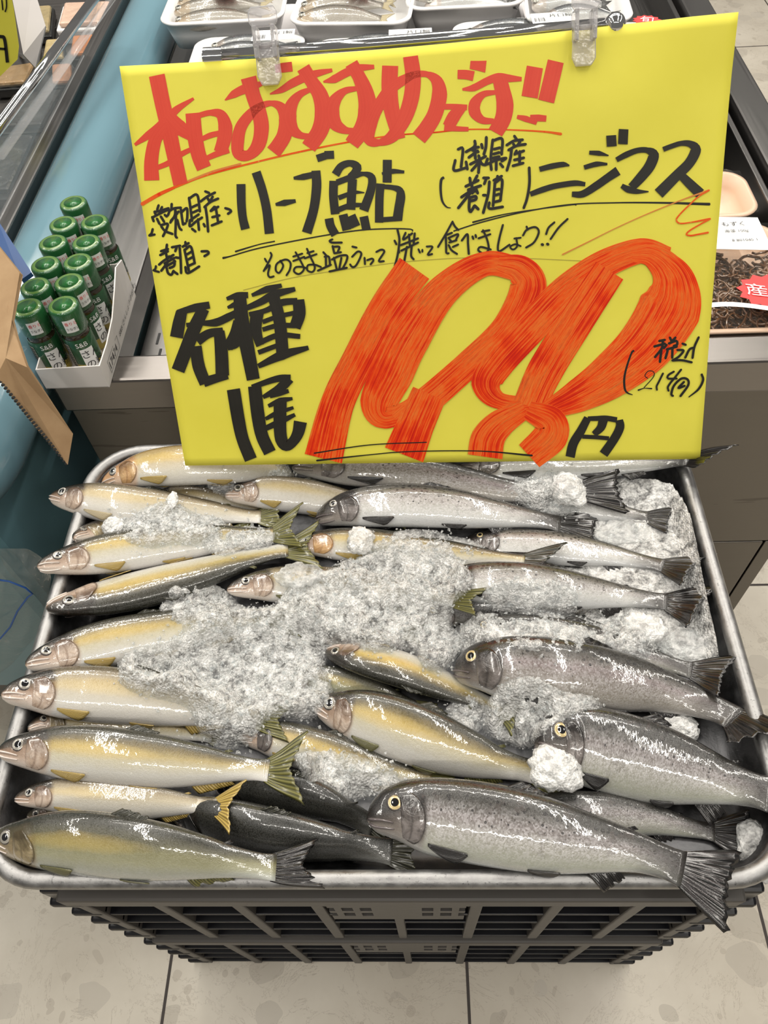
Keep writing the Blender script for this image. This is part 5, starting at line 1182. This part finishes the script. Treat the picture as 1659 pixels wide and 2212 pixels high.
# lumps big enough to pick up
def lump(px, py, w_, h_, label, seed, smooth=.22, zo=0.0, flat_=.6, mat='lump'):
    z = .66
    for _ in range(4):
        p = Pz(px, py, z); i, j = cells(p[None]); r = 2; loc = HF[max(i[0] - r, 0):i[0] + r + 1, max(j[0] - r, 0):j[0] + r + 1]; z = float(np.percentile(loc, 70)) + .006 + zo
    k = depth_of(p) / F; rx, ry = w_ * k / 2, h_ * k / 2; bm = bmesh.new(); bmesh.ops.create_icosphere(bm, subdivisions=4, radius=1); rr = np.random.RandomState(seed)
    dirs = rr.randn(26, 3); dirs /= np.linalg.norm(dirs, axis=1)[:, None]; amp = rr.uniform(-1, 1, 26)
    for v in bm.verts:
        q = np.array(v.co); f = 1 + smooth * sum(a * math.exp(-6 * (1 - d @ q)) for a, d in zip(amp, dirs)) + .10 * math.sin(q[0] * 9 + seed) * math.sin(q[1] * 11 + 2) + .06 * math.sin(q[0] * 21 + seed) * math.sin(q[1] * 23) + .05 * rr.uniform(-1, 1)
        v.co = Vector((q[0] * rx * f, q[1] * ry * f, q[2] * min(rx, ry) * flat_ * f))
    me = bpy.data.meshes.new('ice_lump'); bm.to_mesh(me); bm.free(); me.materials.append(M[mat]); me.polygons.foreach_set('use_smooth', [True] * len(me.polygons))
    o = bpy.data.objects.new('ice_lump', me); C.objects.link(o); o.location = (p[0], p[1], z); return prop(o, label, 'ice', 'lumps of ice')
lump(1195, 1672, 104, 100, 'round slushy ice lump by the mouth of the spotted right-hand trout', 1, .16)
lump(1484, 1548, 84, 62, 'small slushy ice lump on the tail end of the big-eyed trout', 2, .16)
lump(780, 1166, 60, 66, 'white ice chunk below the chin of the open-mouthed silvery trout', 3)
lump(642, 1242, 92, 60, 'clear ice chunk left of the middle, beside the olive side fin', 4, mat='clear_lump')
lump(243, 1128, 50, 48, 'clear ice chunk below the head of the second fish from the back', 5)
lump(372, 1082, 24, 40, 'slim ice sliver standing on the back of the grey-headed sweetfish', 6)
lump(1228, 1062, 66, 80, 'clear ice chunk near the back right, left of the spread dark fin', 7)
lump(1345, 1152, 110, 60, 'clear ice block between the ragged tail and the white-bellied trout', 8, .3, -.004, .45, 'clear_lump')
lump(1470, 1390, 130, 90, 'large clear ice block at the right rim above the forked tail', 9, .3, -.004, .45, 'clear_lump')
lump(1390, 1352, 80, 84, 'frosted ice block left of the clear one by the right rim', 10, .25)
lump(1640, 1840, 90, 120, 'clear ice block in the front right corner of the tray', 11, .25, -.006, .5, 'clear_lump')
# ---------------------------------------------------------------- packed fish in the counter
M['sardine'] = m_fish('small_fish_skin', [(.0, (.012, .014, .018)), (.30, (.03, .034, .042)), (.43, (.14, .145, .16)), (.58, (.38, .38, .38)), (.9, (.55, .53, .52))], [(.1, (.05, .045, .04)), (.5, (.30, .25, .22)), (.9, (.55, .50, .46))])
M['dried'] = m_fish('dried_fish_skin', [(.0, (.03, .024, .018)), (.3, (.10, .08, .06)), (.5, (.27, .23, .19)), (.9, (.42, .38, .33))], [(.1, (.07, .05, .03)), (.6, (.36, .27, .18)), (.9, (.48, .40, .30))])
M['film'] = m_film('stretch_film', .035)
M['peach'] = flat('peach_foam', (.74, .52, .38), .4)
M['black_tray'] = flat('black_foam_tray', (.012, .012, .012), .3)
def foam_tray(x0, x1, y0, y1, z, h, label, mat='white', rot=0.0, group=None, name='foam_tray', film=True):
    cx, cy = (x0 + x1) / 2, (y0 + y1) / 2; t = thing(name, label, 'tray', (cx, cy, z), group)
    ca, sa = math.cos(rot), math.sin(rot)
    R = lambda ring: [(cx + (p[0] - cx) * ca - (p[1] - cy) * sa, cy + (p[0] - cx) * sa + (p[1] - cy) * ca, p[2]) for p in ring]
    rr = lambda i, zz, r: R(rrect(x0 + i, x1 - i, y0 + i, y1 - i, r, zz, 8))
    m = MB(); m.loft([rr(.018, z, .02), rr(.010, z + h * .5, .026), rr(.004, z + h - .004, .03), rr(.0, z + h - .004, .034), rr(-.001, z + h, .034), rr(.006, z + h + .001, .03), rr(.012, z + h * .5, .024), rr(.020, z + .004, .018)], True, True)
    m.build('shell', M[mat], t, smooth=True)
    if film:
        n = 14; vs = []; fs = []; R2 = random.Random(int(abs(cx * 977 + cy * 331) * 10))
        for j in range(n + 1):
            for i in range(n + 1):
                u, v = i / n, j / n; X = x0 + .004 + (x1 - x0 - .008) * u; Y = y0 + .004 + (y1 - y0 - .008) * v
                edge = min(u, 1 - u, v, 1 - v); zz = z + h + .003 + .016 * min(1, edge * 5) + .0016 * R2.uniform(-1, 1) * (edge > 0)
                vs.append(R([(X, Y, zz)])[0])
        for j in range(n):
            for i in range(n): a = j * (n + 1) + i; fs.append((a, a + 1, a + n + 2, a + n + 1))
        mesh('film', vs, fs, M['film'], t)
    t['_f'] = 0; del t['_f']
    return t, R
def flat_patch(name, parent, R, pts, z, mat):
    q = R([(x, y, z) for x, y in pts]); return mesh(name, q, [tuple(range(len(q)))], mat, parent, False, solid=.0004)
def text_on(name, parent, s, size, fn, mat):
    v, f = text_mesh(s, size)
    if not len(v): return None
    return mesh(name, [fn(p[0], p[1]) for p in v], f, mat, parent, False)
def small_fish(x0, y0, x1, y1, z, hw, skin, label, group, sag=.004, flip=False):
    n = 12; P = [np.array([x0 + (x1 - x0) * i / (n - 1), y0 + (y1 - y0) * i / (n - 1) + .006 * math.sin(3 * i / n), z + sag * math.sin(math.pi * i / (n - 1))]) for i in range(n)]
    F_ = Fish('ayu', P, hw, .35, flip); t = thing('small_fish', label, 'fish', F_.frame(.45)[0], group); nu, nv = 26, 14; us = np.concatenate([np.linspace(0, .25, 10), np.linspace(.25, 1, 17)[1:]]); vs = []; uv = []; fs = []
    for u in us:
        fr = F_.frame(u)
        for j in range(nv): ph = -math.pi + 2 * math.pi * j / nv; vs.append(F_.surf(u, ph, 0, fr)[0]); uv.append((u, abs(ph) / math.pi))
    k = len(us)
    for i in range(k - 1):
        for j in range(nv): fs.append((i * nv + j, (i + 1) * nv + j, (i + 1) * nv + (j + 1) % nv, i * nv + (j + 1) % nv))
    fs += [tuple(range(nv)), tuple((k - 1) * nv + j for j in range(nv - 1, -1, -1))]
    mesh('body', vs, fs, M[skin], t, True, uv)
    p, nn = F_.surf(.066, 1.15, 0); a = np.array(Vector(tuple(nn)).orthogonal().normalized()); b_ = np.cross(nn, a); er = hw * .26
    vv = [p + nn * er * .3]; ff = []; fm = []
    for r, h in ((.5, .26), (1.0, .12), (1.15, -.1)):
        for j in range(10): an = .6283 * j; vv.append(p + (a * math.cos(an) + b_ * math.sin(an)) * r * er + nn * er * h)
    for j in range(10): ff.append((0, 1 + j, 1 + (j + 1) % 10)); fm.append(0)
    for i in range(2):
        for j in range(10): ff.append((1 + i * 10 + j, 11 + i * 10 + j, 11 + i * 10 + (j + 1) % 10, 1 + i * 10 + (j + 1) % 10)); fm.append(1)
    mesh('eye', vv, ff, [M['pupil'], M['iris_s']], t, True, fmat=fm)
    rows = []; Lf = F_.L - F_.bl
    for i in range(4):
        row = []
        for j in range(9):
            f = 2 * j / 8 - 1; c, T, D, Lt = F_.frame(.985 + i / 3 * (.5 + .5 * abs(f)) * Lf / F_.bl); row.append(c + D * (.4 * hw * f + math.sin(f * .7) * i / 3 * Lf * .8))
        rows.append(row)
    fin_mesh('tail_fin', rows, M['fin_pale' if skin == 'dried' else 'fin_black'], t); return t
JAG = [(math.cos(a) * (1 if i % 2 else .82), math.sin(a) * (1 if i % 2 else .82)) for i, a in enumerate(np.linspace(0, 2 * math.pi, 24, endpoint=False))]
def sticker(t, R, cx, cy, z, rx, ry, txt, size):
    flat_patch('sticker', t, R, [(cx + x * rx, cy + y * ry) for x, y in JAG], z, M['print_red'])
    text_on('sticker_print', t, txt, size, lambda x, y: R([(cx - size * len(txt) * .48 + x, cy - size * .4 + y, z + .0012)])[0], M['print_white'])
def price_label(t, R, x0, y0, w_, h_, z):
    flat_patch('price_label', t, R, [(x0, y0), (x0 + w_, y0), (x0 + w_, y0 + h_), (x0, y0 + h_)], z, M['print_white'])
    pr = MB(); rr = random.Random(int(x0 * 1000)); z2 = z + .0012
    for k in range(9):
        xa = x0 + w_ * (.06 + .03 * k); wd = w_ * (.006 + .012 * rr.random()); pr.add(R([(xa, y0 + h_ * .12, z2), (xa + wd, y0 + h_ * .12, z2), (xa + wd, y0 + h_ * .5, z2), (xa, y0 + h_ * .5, z2)]), [(0, 1, 2, 3)])
    pr.build('bar_code', M['print_black'], t)
    text_on('label_print', t, '片口鰯', h_ * .34, lambda x, y: R([(x0 + w_ * .42 + x, y0 + h_ * .5 + y, z2)])[0], M['print_black'])
def fish_tray(x0, x1, y0, y1, z, h, label, n, skin, where, rot=0, stick=None, lab=None, mat='white'):
    t, R = foam_tray(x0, x1, y0, y1, z, h, label, mat, rot, 'white foam trays of small fish')
    rnd_ = random.Random(int((x0 + 3) * 1000 + y0 * 77))
    for k in range(n):
        yy = y0 + (y1 - y0) * (.16 + .68 * k / max(1, n - 1)); dx = rnd_.uniform(-.012, .012)
        a = R([(x0 + .022 + dx, yy + rnd_.uniform(-.008, .008), 0)])[0]; b_ = R([(x1 - .020 + dx, yy + rnd_.uniform(-.012, .012), 0)])[0]
        small_fish(a[0], a[1], b_[0], b_[1], z + h * .82 + .004 * (k % 2), (y1 - y0) / n * .52, skin, 'small silver fish wrapped in the ' + where, 'fish in the ' + where)
    zf = z + h + .0215
    if stick: sticker(t, R, x0 + (x1 - x0) * stick[0], y0 + (y1 - y0) * stick[1], zf, .026, .022, '旬', .026)
    if lab: price_label(t, R, x0 + (x1 - x0) * lab[0], y0 + (y1 - y0) * lab[1], .075, .040, zf)
    return t
# lower row, then the trays stacked on it
fish_tray(-.385, -.185, 1.30, 1.522, .690, .040, 'foam tray of small fish behind the left end of the sign rail', 5, 'sardine', 'tray behind the left end of the sign rail', 0, None, (.56, .66))
fish_tray(-.165, .065, 1.31, 1.492, .690, .040, 'foam tray of small fish behind the middle of the sign rail', 5, 'sardine', 'tray behind the middle of the sign rail', 0, None, (.58, .62))
fish_tray(.085, .325, 1.32, 1.535, .690, .040, 'foam tray of small fish behind the right part of the sign rail', 5, 'sardine', 'tray behind the right part of the sign rail', .03, None, (.56, .64))
fish_tray(.345, .540, 1.25, 1.56, .660, .040, 'foam tray of small fish right of the ball end of the sign rail', 6, 'sardine', 'tray right of the ball end', -.25, (.30, .86), (.6, .5))
for k, (xa, xb) in enumerate(((-.385, -.18), (-.16, .07), (.09, .32))):
    foam_tray(xa, xb, 1.31, 1.485, .601, .086, 'plain white foam tray under the %s front tray of small fish' % ('leftmost', 'middle', 'right')[k], group='supporting foam trays', film=False)
for k, (xa, xb) in enumerate(((-.385, -.20), (-.19, .0), (.02, .20), (.22, .39))):
    foam_tray(xa, xb, 1.56, 1.74, .601, .096, 'deep white foam tray under the %s raised tray' % ('leftmost', 'second', 'third', 'rightmost')[k], group='supporting foam trays', film=False)
fish_tray(-.455, -.225, 1.535, 1.71, .7, .050, 'raised white foam tray at the top left with a red sticker', 4, 'dried', 'raised tray at the top left', 0, (.52, .40))
fish_tray(-.205, .015, 1.50, 1.69, .7, .050, 'raised white foam tray at the top, second from the left, slightly turned', 4, 'dried', 'second raised tray from the left', -.10, (.55, .45))
fish_tray(.000, .215, 1.545, 1.71, .700, .050, 'raised white foam tray at the top, third from the left', 4, 'sardine', 'third raised tray from the left', 0, (.38, .75))
fish_tray(.215, .400, 1.47, 1.66, .7, .046, 'raised white foam tray at the top right behind the right clip', 4, 'sardine', 'raised tray behind the right clip', -.05, (.35, .55))

# ---------------------------------------------------------------- seaweed packs at the right
def seaweed_pack(x0, x1, y0, y1, label, detail):
    t, R = foam_tray(x0, x1, y0, y1, .612, .036, label, 'peach', 0, 'peach trays at the right end of the counter', 'seaweed_pack', True)
    if detail:
        rs = random.Random(8); m = MB()
        for k in range(330):
            px, py = rs.uniform(x0 + .02, x1 - .028), rs.uniform(y0 + .015, y1 - .07); a = rs.uniform(0, 6.28); pts = []; r = rs.uniform(.004, .010); zz = rs.uniform(.622, .644)
            for i in range(10):
                a += rs.uniform(.2, .9); px += r * math.cos(a); py += r * math.sin(a); zz = min(max(zz + rs.uniform(-.003, .003), .62), .650); pts.append((min(max(px, x0 + .012), x1 - .014), min(max(py, y0 + .012), y1 - .06), zz))
            m.tube(pts, rs.uniform(.0012, .0027), 5)
        q = flat('seaweed', (.15, .062, .02), .22, 0, .6, .8); o = m.build('seaweed', q, t, smooth=True); o['kind'] = 'stuff'
        lz = .6715
        flat_patch('price_label', t, R, [(x1 - .135, y1 - .085), (x1 - .030, y1 - .095), (x1 - .030, y1 - .018), (x1 - .135, y1 - .008)], lz - .002, M['print_white'])
        for k, (s_, sz, dx, dy) in enumerate((('もずく', .012, -.085, -.038), ('海藻 100g', .008, -.085, -.054), ('8 801045 1', .008, -.080, -.074))):
            text_on('label_print', t, s_, sz, lambda x, y, dx=dx, dy=dy: (x1 + dx + x, y1 + dy + y, lz - .0004), M['print_black'])
        flat_patch('sticker', t, R, [(x1 - .062 + x * .040, y0 + .052 + y * .036) for x, y in JAG], lz - .001, M['print_red'])
        text_on('sticker_print', t, '産地', .030, lambda x, y: (x1 - .090 + x, y0 + .045 + y * .9 - x * .25, lz + .0005), M['print_white'])
        m = MB(); arc = [(x0 + .02 + (x1 - x0 - .022) * f, y0 + .010 + .014 * math.sin(f * 5) + .012 * f, lz) for f in np.linspace(0, 1, 24)]
        for i in range(23):
            a, b_ = np.array(arc[i]), np.array(arc[i + 1]); w_ = .0045; m.add([a - [0, w_, 0], b_ - [0, w_, 0], b_ + [0, w_, 0], a + [0, w_, 0]], [(0, 1, 2, 3)])
        m.build('printed_band', M['print_white'], t)
    return t
seaweed_pack(.315, .530, .775, 1.010, 'peach tray of brown seaweed with a red sticker at the right, in front', True)
seaweed_pack(.315, .525, 1.030, 1.150, 'peach tray behind the seaweed tray, mostly hidden by the sign', False)

# ---------------------------------------------------------------- white carton and green bottles
BZ = .6685
q0 = Pz(100, 840, BZ); q1 = Pz(237, 836, BZ); q2 = Pz(294, 640, BZ); wdv = q1 - q0; dpv = q2 - q1; q3 = q0 + dpv
ct = thing('carton', 'low white carton tray printed 17474 holding the green bottles', 'box', (q0 + q1) / 2)
def wall(name, a, b_, ha, hb, th=.0016):
    a = np.array(a); b_ = np.array(b_); d = (b_ - a); d /= np.linalg.norm(d); nn = np.array([-d[1], d[0], 0]) * th
    z = np.array([0, 0, 1.0]); m = MB(); m.hexa([a, b_, b_ + nn, a + nn], [a + z * ha, b_ + z * hb, b_ + nn + z * hb, a + nn + z * ha]); return m.build(name, M['white_card'], ct)
wall('front_wall', q0, q1, .033, .036)
k = 6
for i in range(k):                       # right wall rises towards the back
    pass
hs = [.036, .040, .050, .066, .074, .060]
a = np.array(q1); m = MB(); dl = dpv / np.linalg.norm(dpv); nn = np.array([-dl[1], dl[0], 0]) * .0016; top = []; 
fr_ = np.linspace(0, 1, len(hs)); bow = [0, .003, .006, .007, .004, 0]
pb = [a + dpv * f for f in fr_]; pt_ = [a + dpv * f + np.array([0, 0, h]) - nn / .0016 * bw for f, h, bw in zip(fr_, hs, bow)]
n_ = len(hs); m.add(pb + pt_ + [p + nn for p in pb] + [p + nn for p in pt_], [(i, i + 1, n_ + i + 1, n_ + i) for i in range(n_ - 1)] + [(2 * n_ + i, 3 * n_ + i, 3 * n_ + i + 1, 2 * n_ + i + 1) for i in range(n_ - 1)] + [(n_ + i, n_ + i + 1, 3 * n_ + i + 1, 3 * n_ + i) for i in range(n_ - 1)] + [(0, n_, 3 * n_, 2 * n_), (n_ - 1, 3 * n_ - 1, 4 * n_ - 1, 2 * n_ - 1)])
m.build('side_wall', M['white_card'], ct)
wall('left_wall', q3, q0, .05, .033); wall('rear_wall', q2, q3, .055, .05)
m = MB(); z1 = np.array([0, 0, .0012]); m.hexa([q0, q1, q2, q3], [q0 + z1, q1 + z1, q2 + z1, q3 + z1]); m.build('bottom', M['white_card'], ct)
L_ = np.linalg.norm(dpv)
def on_side(x, y): return q1 + dl * x + np.array([0, 0, y]) - nn / .0016 * (.0012 + .006 * min(1, x / (.55 * L_)) * min(1, y / .05))
text_on('carton_number', ct, '17474', .016, lambda x, y: on_side(.022 + x, .010 + y), M['print_black'])
m = MB()
for (xa, xb, ya, yb) in ((.018, .068, .0245, .0252), (.018, .068, .0065, .0072), (.018, .0187, .0065, .0252), (.0673, .068, .0065, .0252)):
    m.add([on_side(xa, ya), on_side(xb, ya), on_side(xb, yb), on_side(xa, yb)], [(0, 1, 2, 3)])
m.build('number_frame', M['print_black'], ct)
text_on('carton_print', ct, 'S&B さんしょうの粉 12g', .010, lambda x, y: on_side(.078 + x, .012 + y), M['print_black'])

def m_cap():
    t = NT('green_cap'); co = t.coord('Object'); sx = t.n('ShaderNodeSeparateXYZ'); t.l(co, sx.inputs[0])
    ang = t.math('ARCTAN2', sx.outputs[1], sx.outputs[0]); st = t.math('SINE', t.math('MULTIPLY', ang, 60))
    b = t.bsdf(Base_Color=(.018, .105, .032), Roughness=.22, Coat_Weight=.8, Coat_Roughness=.06); t.setin(b, 'Normal', t.bump(st, .15, .001)); return t.fin(b)
M['cap'] = m_cap(); M['cap_top'] = flat('green_cap_top', (.10, .20, .045), .25, coat=.8, bumpn=(300, .3, .001)); M['cap_mid'] = flat('green_cap_centre', (.022, .16, .035), .25, coat=.8, bumpn=(220, .5, .0015))
M['bot_green'] = flat('green_label', (.012, .070, .024), .2, coat=.9); M['bot_dark'] = flat('dark_glass', (.035, .022, .012), .08, coat=.8); M['bot_gold'] = flat('gold_label', (.42, .33, .06), .3, coat=.8)
HB = .098; RB = .0185
def bottle_proto():
    t = thing('spice_bottle', 'x', 'bottle', (0, 0, 0), 'green capped spice bottles in the white carton')
    m = MB(); m.lathe((0, 0, 0), [(RB - .002, 0), (RB - .0004, .002), (RB - .0004, .018)], 32); auto_smooth(m.build('base_band', M['bot_gold'], t))
    m = MB(); m.lathe((0, 0, 0), [(RB - .0003, .018), (RB - .0003, .054), (RB - .0015, .056)], 32, False); m.build('label', M['bot_green'], t, smooth=True)
    m = MB(); m.lathe((0, 0, 0), [(RB - .0015, .055), (RB - .003, .058), (RB - .003, .0625), (RB - .001, .064)], 32, False); m.build('neck', M['bot_dark'], t, smooth=True)
    m = MB(); m.lathe((0, 0, 0), [(RB - .0012, .0635), (RB, .066), (RB, HB - .003), (RB - .0008, HB - .001), (RB - .0022, HB - .0002)], 40, True); cap = m.build('cap', M['cap'], t, smooth=True); auto_smooth(cap, 50)
    m = MB(); m.lathe((0, 0, 0), [(RB - .0022, HB - .0004), (RB - .0028, HB + .0002), (.0122, HB + .0002)], 36, False); m.build('cap_ring', M['cap_top'], t, smooth=True)
    m = MB(); m.lathe((0, 0, 0), [(.0122, HB + .0002), (.0115, HB - .0006), (.001, HB - .0006)], 36, True); m.build('cap_centre', M['cap_mid'], t, smooth=True)
    def cyl(r, a0, z0): return lambda x, y: (r * math.cos(a0 + x / r), r * math.sin(a0 + x / r), z0 + y)
    def patch(nm, r, a0, a1, z0, z1, mat):
        vs = [(r * math.cos(a), r * math.sin(a), z) for z in (z0, z1) for a in np.linspace(a0, a1, 9)]; return mesh(nm, vs, [(i, i + 1, 10 + i, 9 + i) for i in range(8)], mat, t, True)
    patch('cap_label', RB + .0003, -1.35, -.55, .070, .088, M['print_white'])
    text_on('cap_print', t, '香りと', .0052, cyl(RB + .0006, -1.28, .0805), M['print_red']); text_on('cap_print', t, 'うなぎに', .0042, cyl(RB + .0006, -1.28, .0735), M['print_black'])
    text_on('brand_print', t, 'S&B', .0095, cyl(RB + .0003, -1.25, .0455), M['print_white'])
    patch('name_plate', RB + .0002, -1.15, -.25, .010, .042, M['print_white'])
    text_on('name_print', t, 'さん', .0135, cyl(RB + .0006, -1.10, .028), M['print_black']); text_on('name_print', t, 'の粉', .0135, cyl(RB + .0006, -1.05, .012), M['print_black'])
    patch('text_panel', RB + .0002, -2.55, -1.75, .012, .050, flat('grey_text_panel', (.34, .31, .25), .4, coat=.6, bumpn=(900, .5, .001)))
    m = MB()
    for r_ in range(8):
        for c_ in range(6):
            z = .015 + r_ * .0043; a = -2.50 + c_ * .12
            m.add([(RB * 1.03 * math.cos(q), RB * 1.03 * math.sin(q), zz) for q, zz in ((a, z), (a + .085, z), (a + .085, z + .0026), (a, z + .0026))], [(0, 1, 2, 3)])
    m.build('small_print', M['print_black'], t)
    return t
CAPS = [(57, 663), (135, 658), (75, 617), (148, 608), (97, 570), (167, 564), (113, 523), (185, 522), (135, 482), (203, 478), (157, 437)]
ROWN = ['front', 'second', 'third', 'fourth', 'fifth']
pb_ = bottle_proto(); first = True; BOT = []
for i, (cx, cy) in enumerate(CAPS):
    if i == 0: o = pb_; kids = list(o.children)
    else:
        o = pb_.copy(); C.objects.link(o)
        for ch in kids:
            c = ch.copy(); C.objects.link(c); c.parent = o
    BOT.append(o)
for i, (o, (cx, cy)) in enumerate(zip(BOT, CAPS)):
    p = Pz(cx, cy, BZ + .0014 + HB); o.location = (p[0], p[1], BZ + .0014); o.rotation_euler = (0, 0, random.Random(i + 3).uniform(-.5, .6))
    if i == 10: o['label'] = 'green capped spice bottle standing alone at the back of the white carton'
    else: o['label'] = 'green capped spice bottle, %s row of the carton, %s column' % (ROWN[i // 2], ('left', 'right')[i % 2])

# ---------------------------------------------------------------- goods in the chilled case
def slab_pack(px4, z, h, label, mat, cat='pack', name='wrapped_pack', film=True, content=None):
    top = [Pz(x, y, z + h) for x, y in px4]; ctr = sum(top) / 4; bot = [p + (ctr - p) * .08 - np.array([0, 0, h]) for p in top]
    t = thing(name, label, cat, (ctr[0], ctr[1], z)); m = MB(); m.hexa(bot, top); m.build('tray', mat, t, bevel=.004)
    if content:
        m = MB(); q = [p + (ctr - p) * .14 for p in top]; q2_ = [p + np.array([0, 0, .010]) for p in q]; m.hexa(q, q2_); m.build('content', content, t, bevel=.005)
    if film:
        n = 8; vs = []; fs = []; R2 = random.Random(len(label))
        for j in range(n + 1):
            for i in range(n + 1):
                u, v = i / n, j / n; p = (top[0] * (1 - u) + top[1] * u) * (1 - v) + (top[3] * (1 - u) + top[2] * u) * v
                e_ = min(u, 1 - u, v, 1 - v); vs.append(p + np.array([0, 0, .003 + .012 * min(1, e_ * 4) + .002 * R2.uniform(-1, 1)]))
        for j in range(n):
            for i in range(n): a = j * (n + 1) + i; fs.append((a, a + 1, a + n + 2, a + n + 1))
        mesh('film', vs, fs, M['film'], t)
    return t
FZ = .658
cont = lambda nm, c_: flat(nm, c_, .35, 0, .5, .4, bumpn=(40, .6, .01))
slab_pack([(-40, 300), (92, 292), (30, 430), (-120, 440)], FZ, .02, 'black wrapped tray at the near left of the chilled case', M['black_tray'], content=cont('dark_fillet', (.02, .018, .016)))
slab_pack([(30, 208), (150, 196), (100, 285), (-40, 292)], FZ, .02, 'black wrapped tray with red label behind the nearest one in the chilled case', M['black_tray'], content=cont('dark_roe', (.03, .024, .02)))
slab_pack([(112, 146), (160, 143), (163, 188), (112, 190)], FZ, .018, 'pack of salmon slices in the middle of the chilled case', M['black_tray'], content=cont('salmon', (.52, .25, .13)))
slab_pack([(158, 84), (212, 80), (192, 128), (150, 130)], FZ, .018, 'orange fish pack close to the blue bumper in the chilled case', M['black_tray'], content=cont('orange_roe', (.66, .22, .05)))
slab_pack([(100, 92), (138, 90), (144, 136), (92, 138)], FZ, .018, 'golden wrapped pack behind the salmon slices in the chilled case', M['black_tray'], content=cont('golden_fillet', (.45, .34, .16)))
slab_pack([(20, 150), (85, 140), (60, 190), (-20, 196)], FZ, .018, 'brown wrapped pack under the little yellow sign in the chilled case', M['black_tray'], content=cont('brown_fillet', (.30, .19, .09)))
slab_pack([(135, 12), (250, 8), (250, 60), (120, 66)], FZ, .03, 'white tray with pink fillet at the far end of the chilled case', M['white'], content=cont('pink_fillet', (.62, .42, .32)))
slab_pack([(66, 20), (118, 16), (112, 78), (50, 82)], FZ, .018, 'dark golden pack behind the grey price holder in the chilled case', M['black_tray'], content=cont('bronze_fillet', (.34, .26, .13)))
# grey price holder and small yellow sign
g0 = Py(25, -30, 1.62); hold = thing('price_holder', 'grey metal price holder standing in the chilled case', 'price holder', Pz(62, 150, FZ))
pl = [Py(x, y, yy) for x, y, yy in ((22, -30, 1.50), (72, -30, 1.50), (100, 60, 1.42), (78, 150, 1.36), (52, 122, 1.36))]
m = MB(); m.add(pl, [(0, 1, 2, 3, 4)]); o = m.build('plate', flat('grey_painted_metal', (.33, .31, .30), .5), hold); o.modifiers.new('solid', 'SOLIDIFY').thickness = .004
bs_ = [Pz(x, y, FZ + .001) for x, y in ((44, 118), (90, 112), (86, 150), (40, 156))]; m = MB(); m.hexa(bs_, [p + np.array([0, 0, .004]) for p in bs_]); m.build('foot', M['steel_d'], hold)
m = MB(); m.tube([pl[4], (pl[4] + bs_[0]) / 2, bs_[0]], .004, 8); m.build('stem', M['steel_d'], hold)
ys = thing('small_price_sign', 'small yellow price sign at the upper left corner above the chilled case', 'sign', Py(10, 80, 1.33))
qs = [Py(x, y, 1.345) for x, y in ((-60, -40), (18, -40), (30, 20), (41, 100), (38, 128), (0, 165), (-60, 215))]
o = mesh('paper', qs, [tuple(range(len(qs)))], M['paper'], ys, False, solid=.0008)
def ysq(name, pts, w_, mat):
    P, Wd = catmull(pts, [w_] * len(pts), 2.0); T = np.gradient(P, axis=0); T /= np.linalg.norm(T, axis=1)[:, None]; Nn = np.stack([-T[:, 1], T[:, 0]], 1); vs = []
    for p, n_ in zip(P, Nn): vs += [Py(*(p + n_ * w_ / 2), 1.3435), Py(*(p - n_ * w_ / 2), 1.3435)]
    return mesh(name, vs, [(2 * i, 2 * i + 2, 2 * i + 3, 2 * i + 1) for i in range(len(P) - 1)], mat, ys, False)
ysq('black_character', [(-14, 80), (2, 79), (10, 86), (16, 135)], 7, M['ink_black']); ysq('black_character', [(-14, 104), (12, 106)], 5, M['ink_black']); ysq('small_black_character', [(13, -10), (14, 14), (11, 26)], 3, M['ink_black']); ysq('small_black_character', [(4, 0), (6, 22)], 3, M['ink_black'])
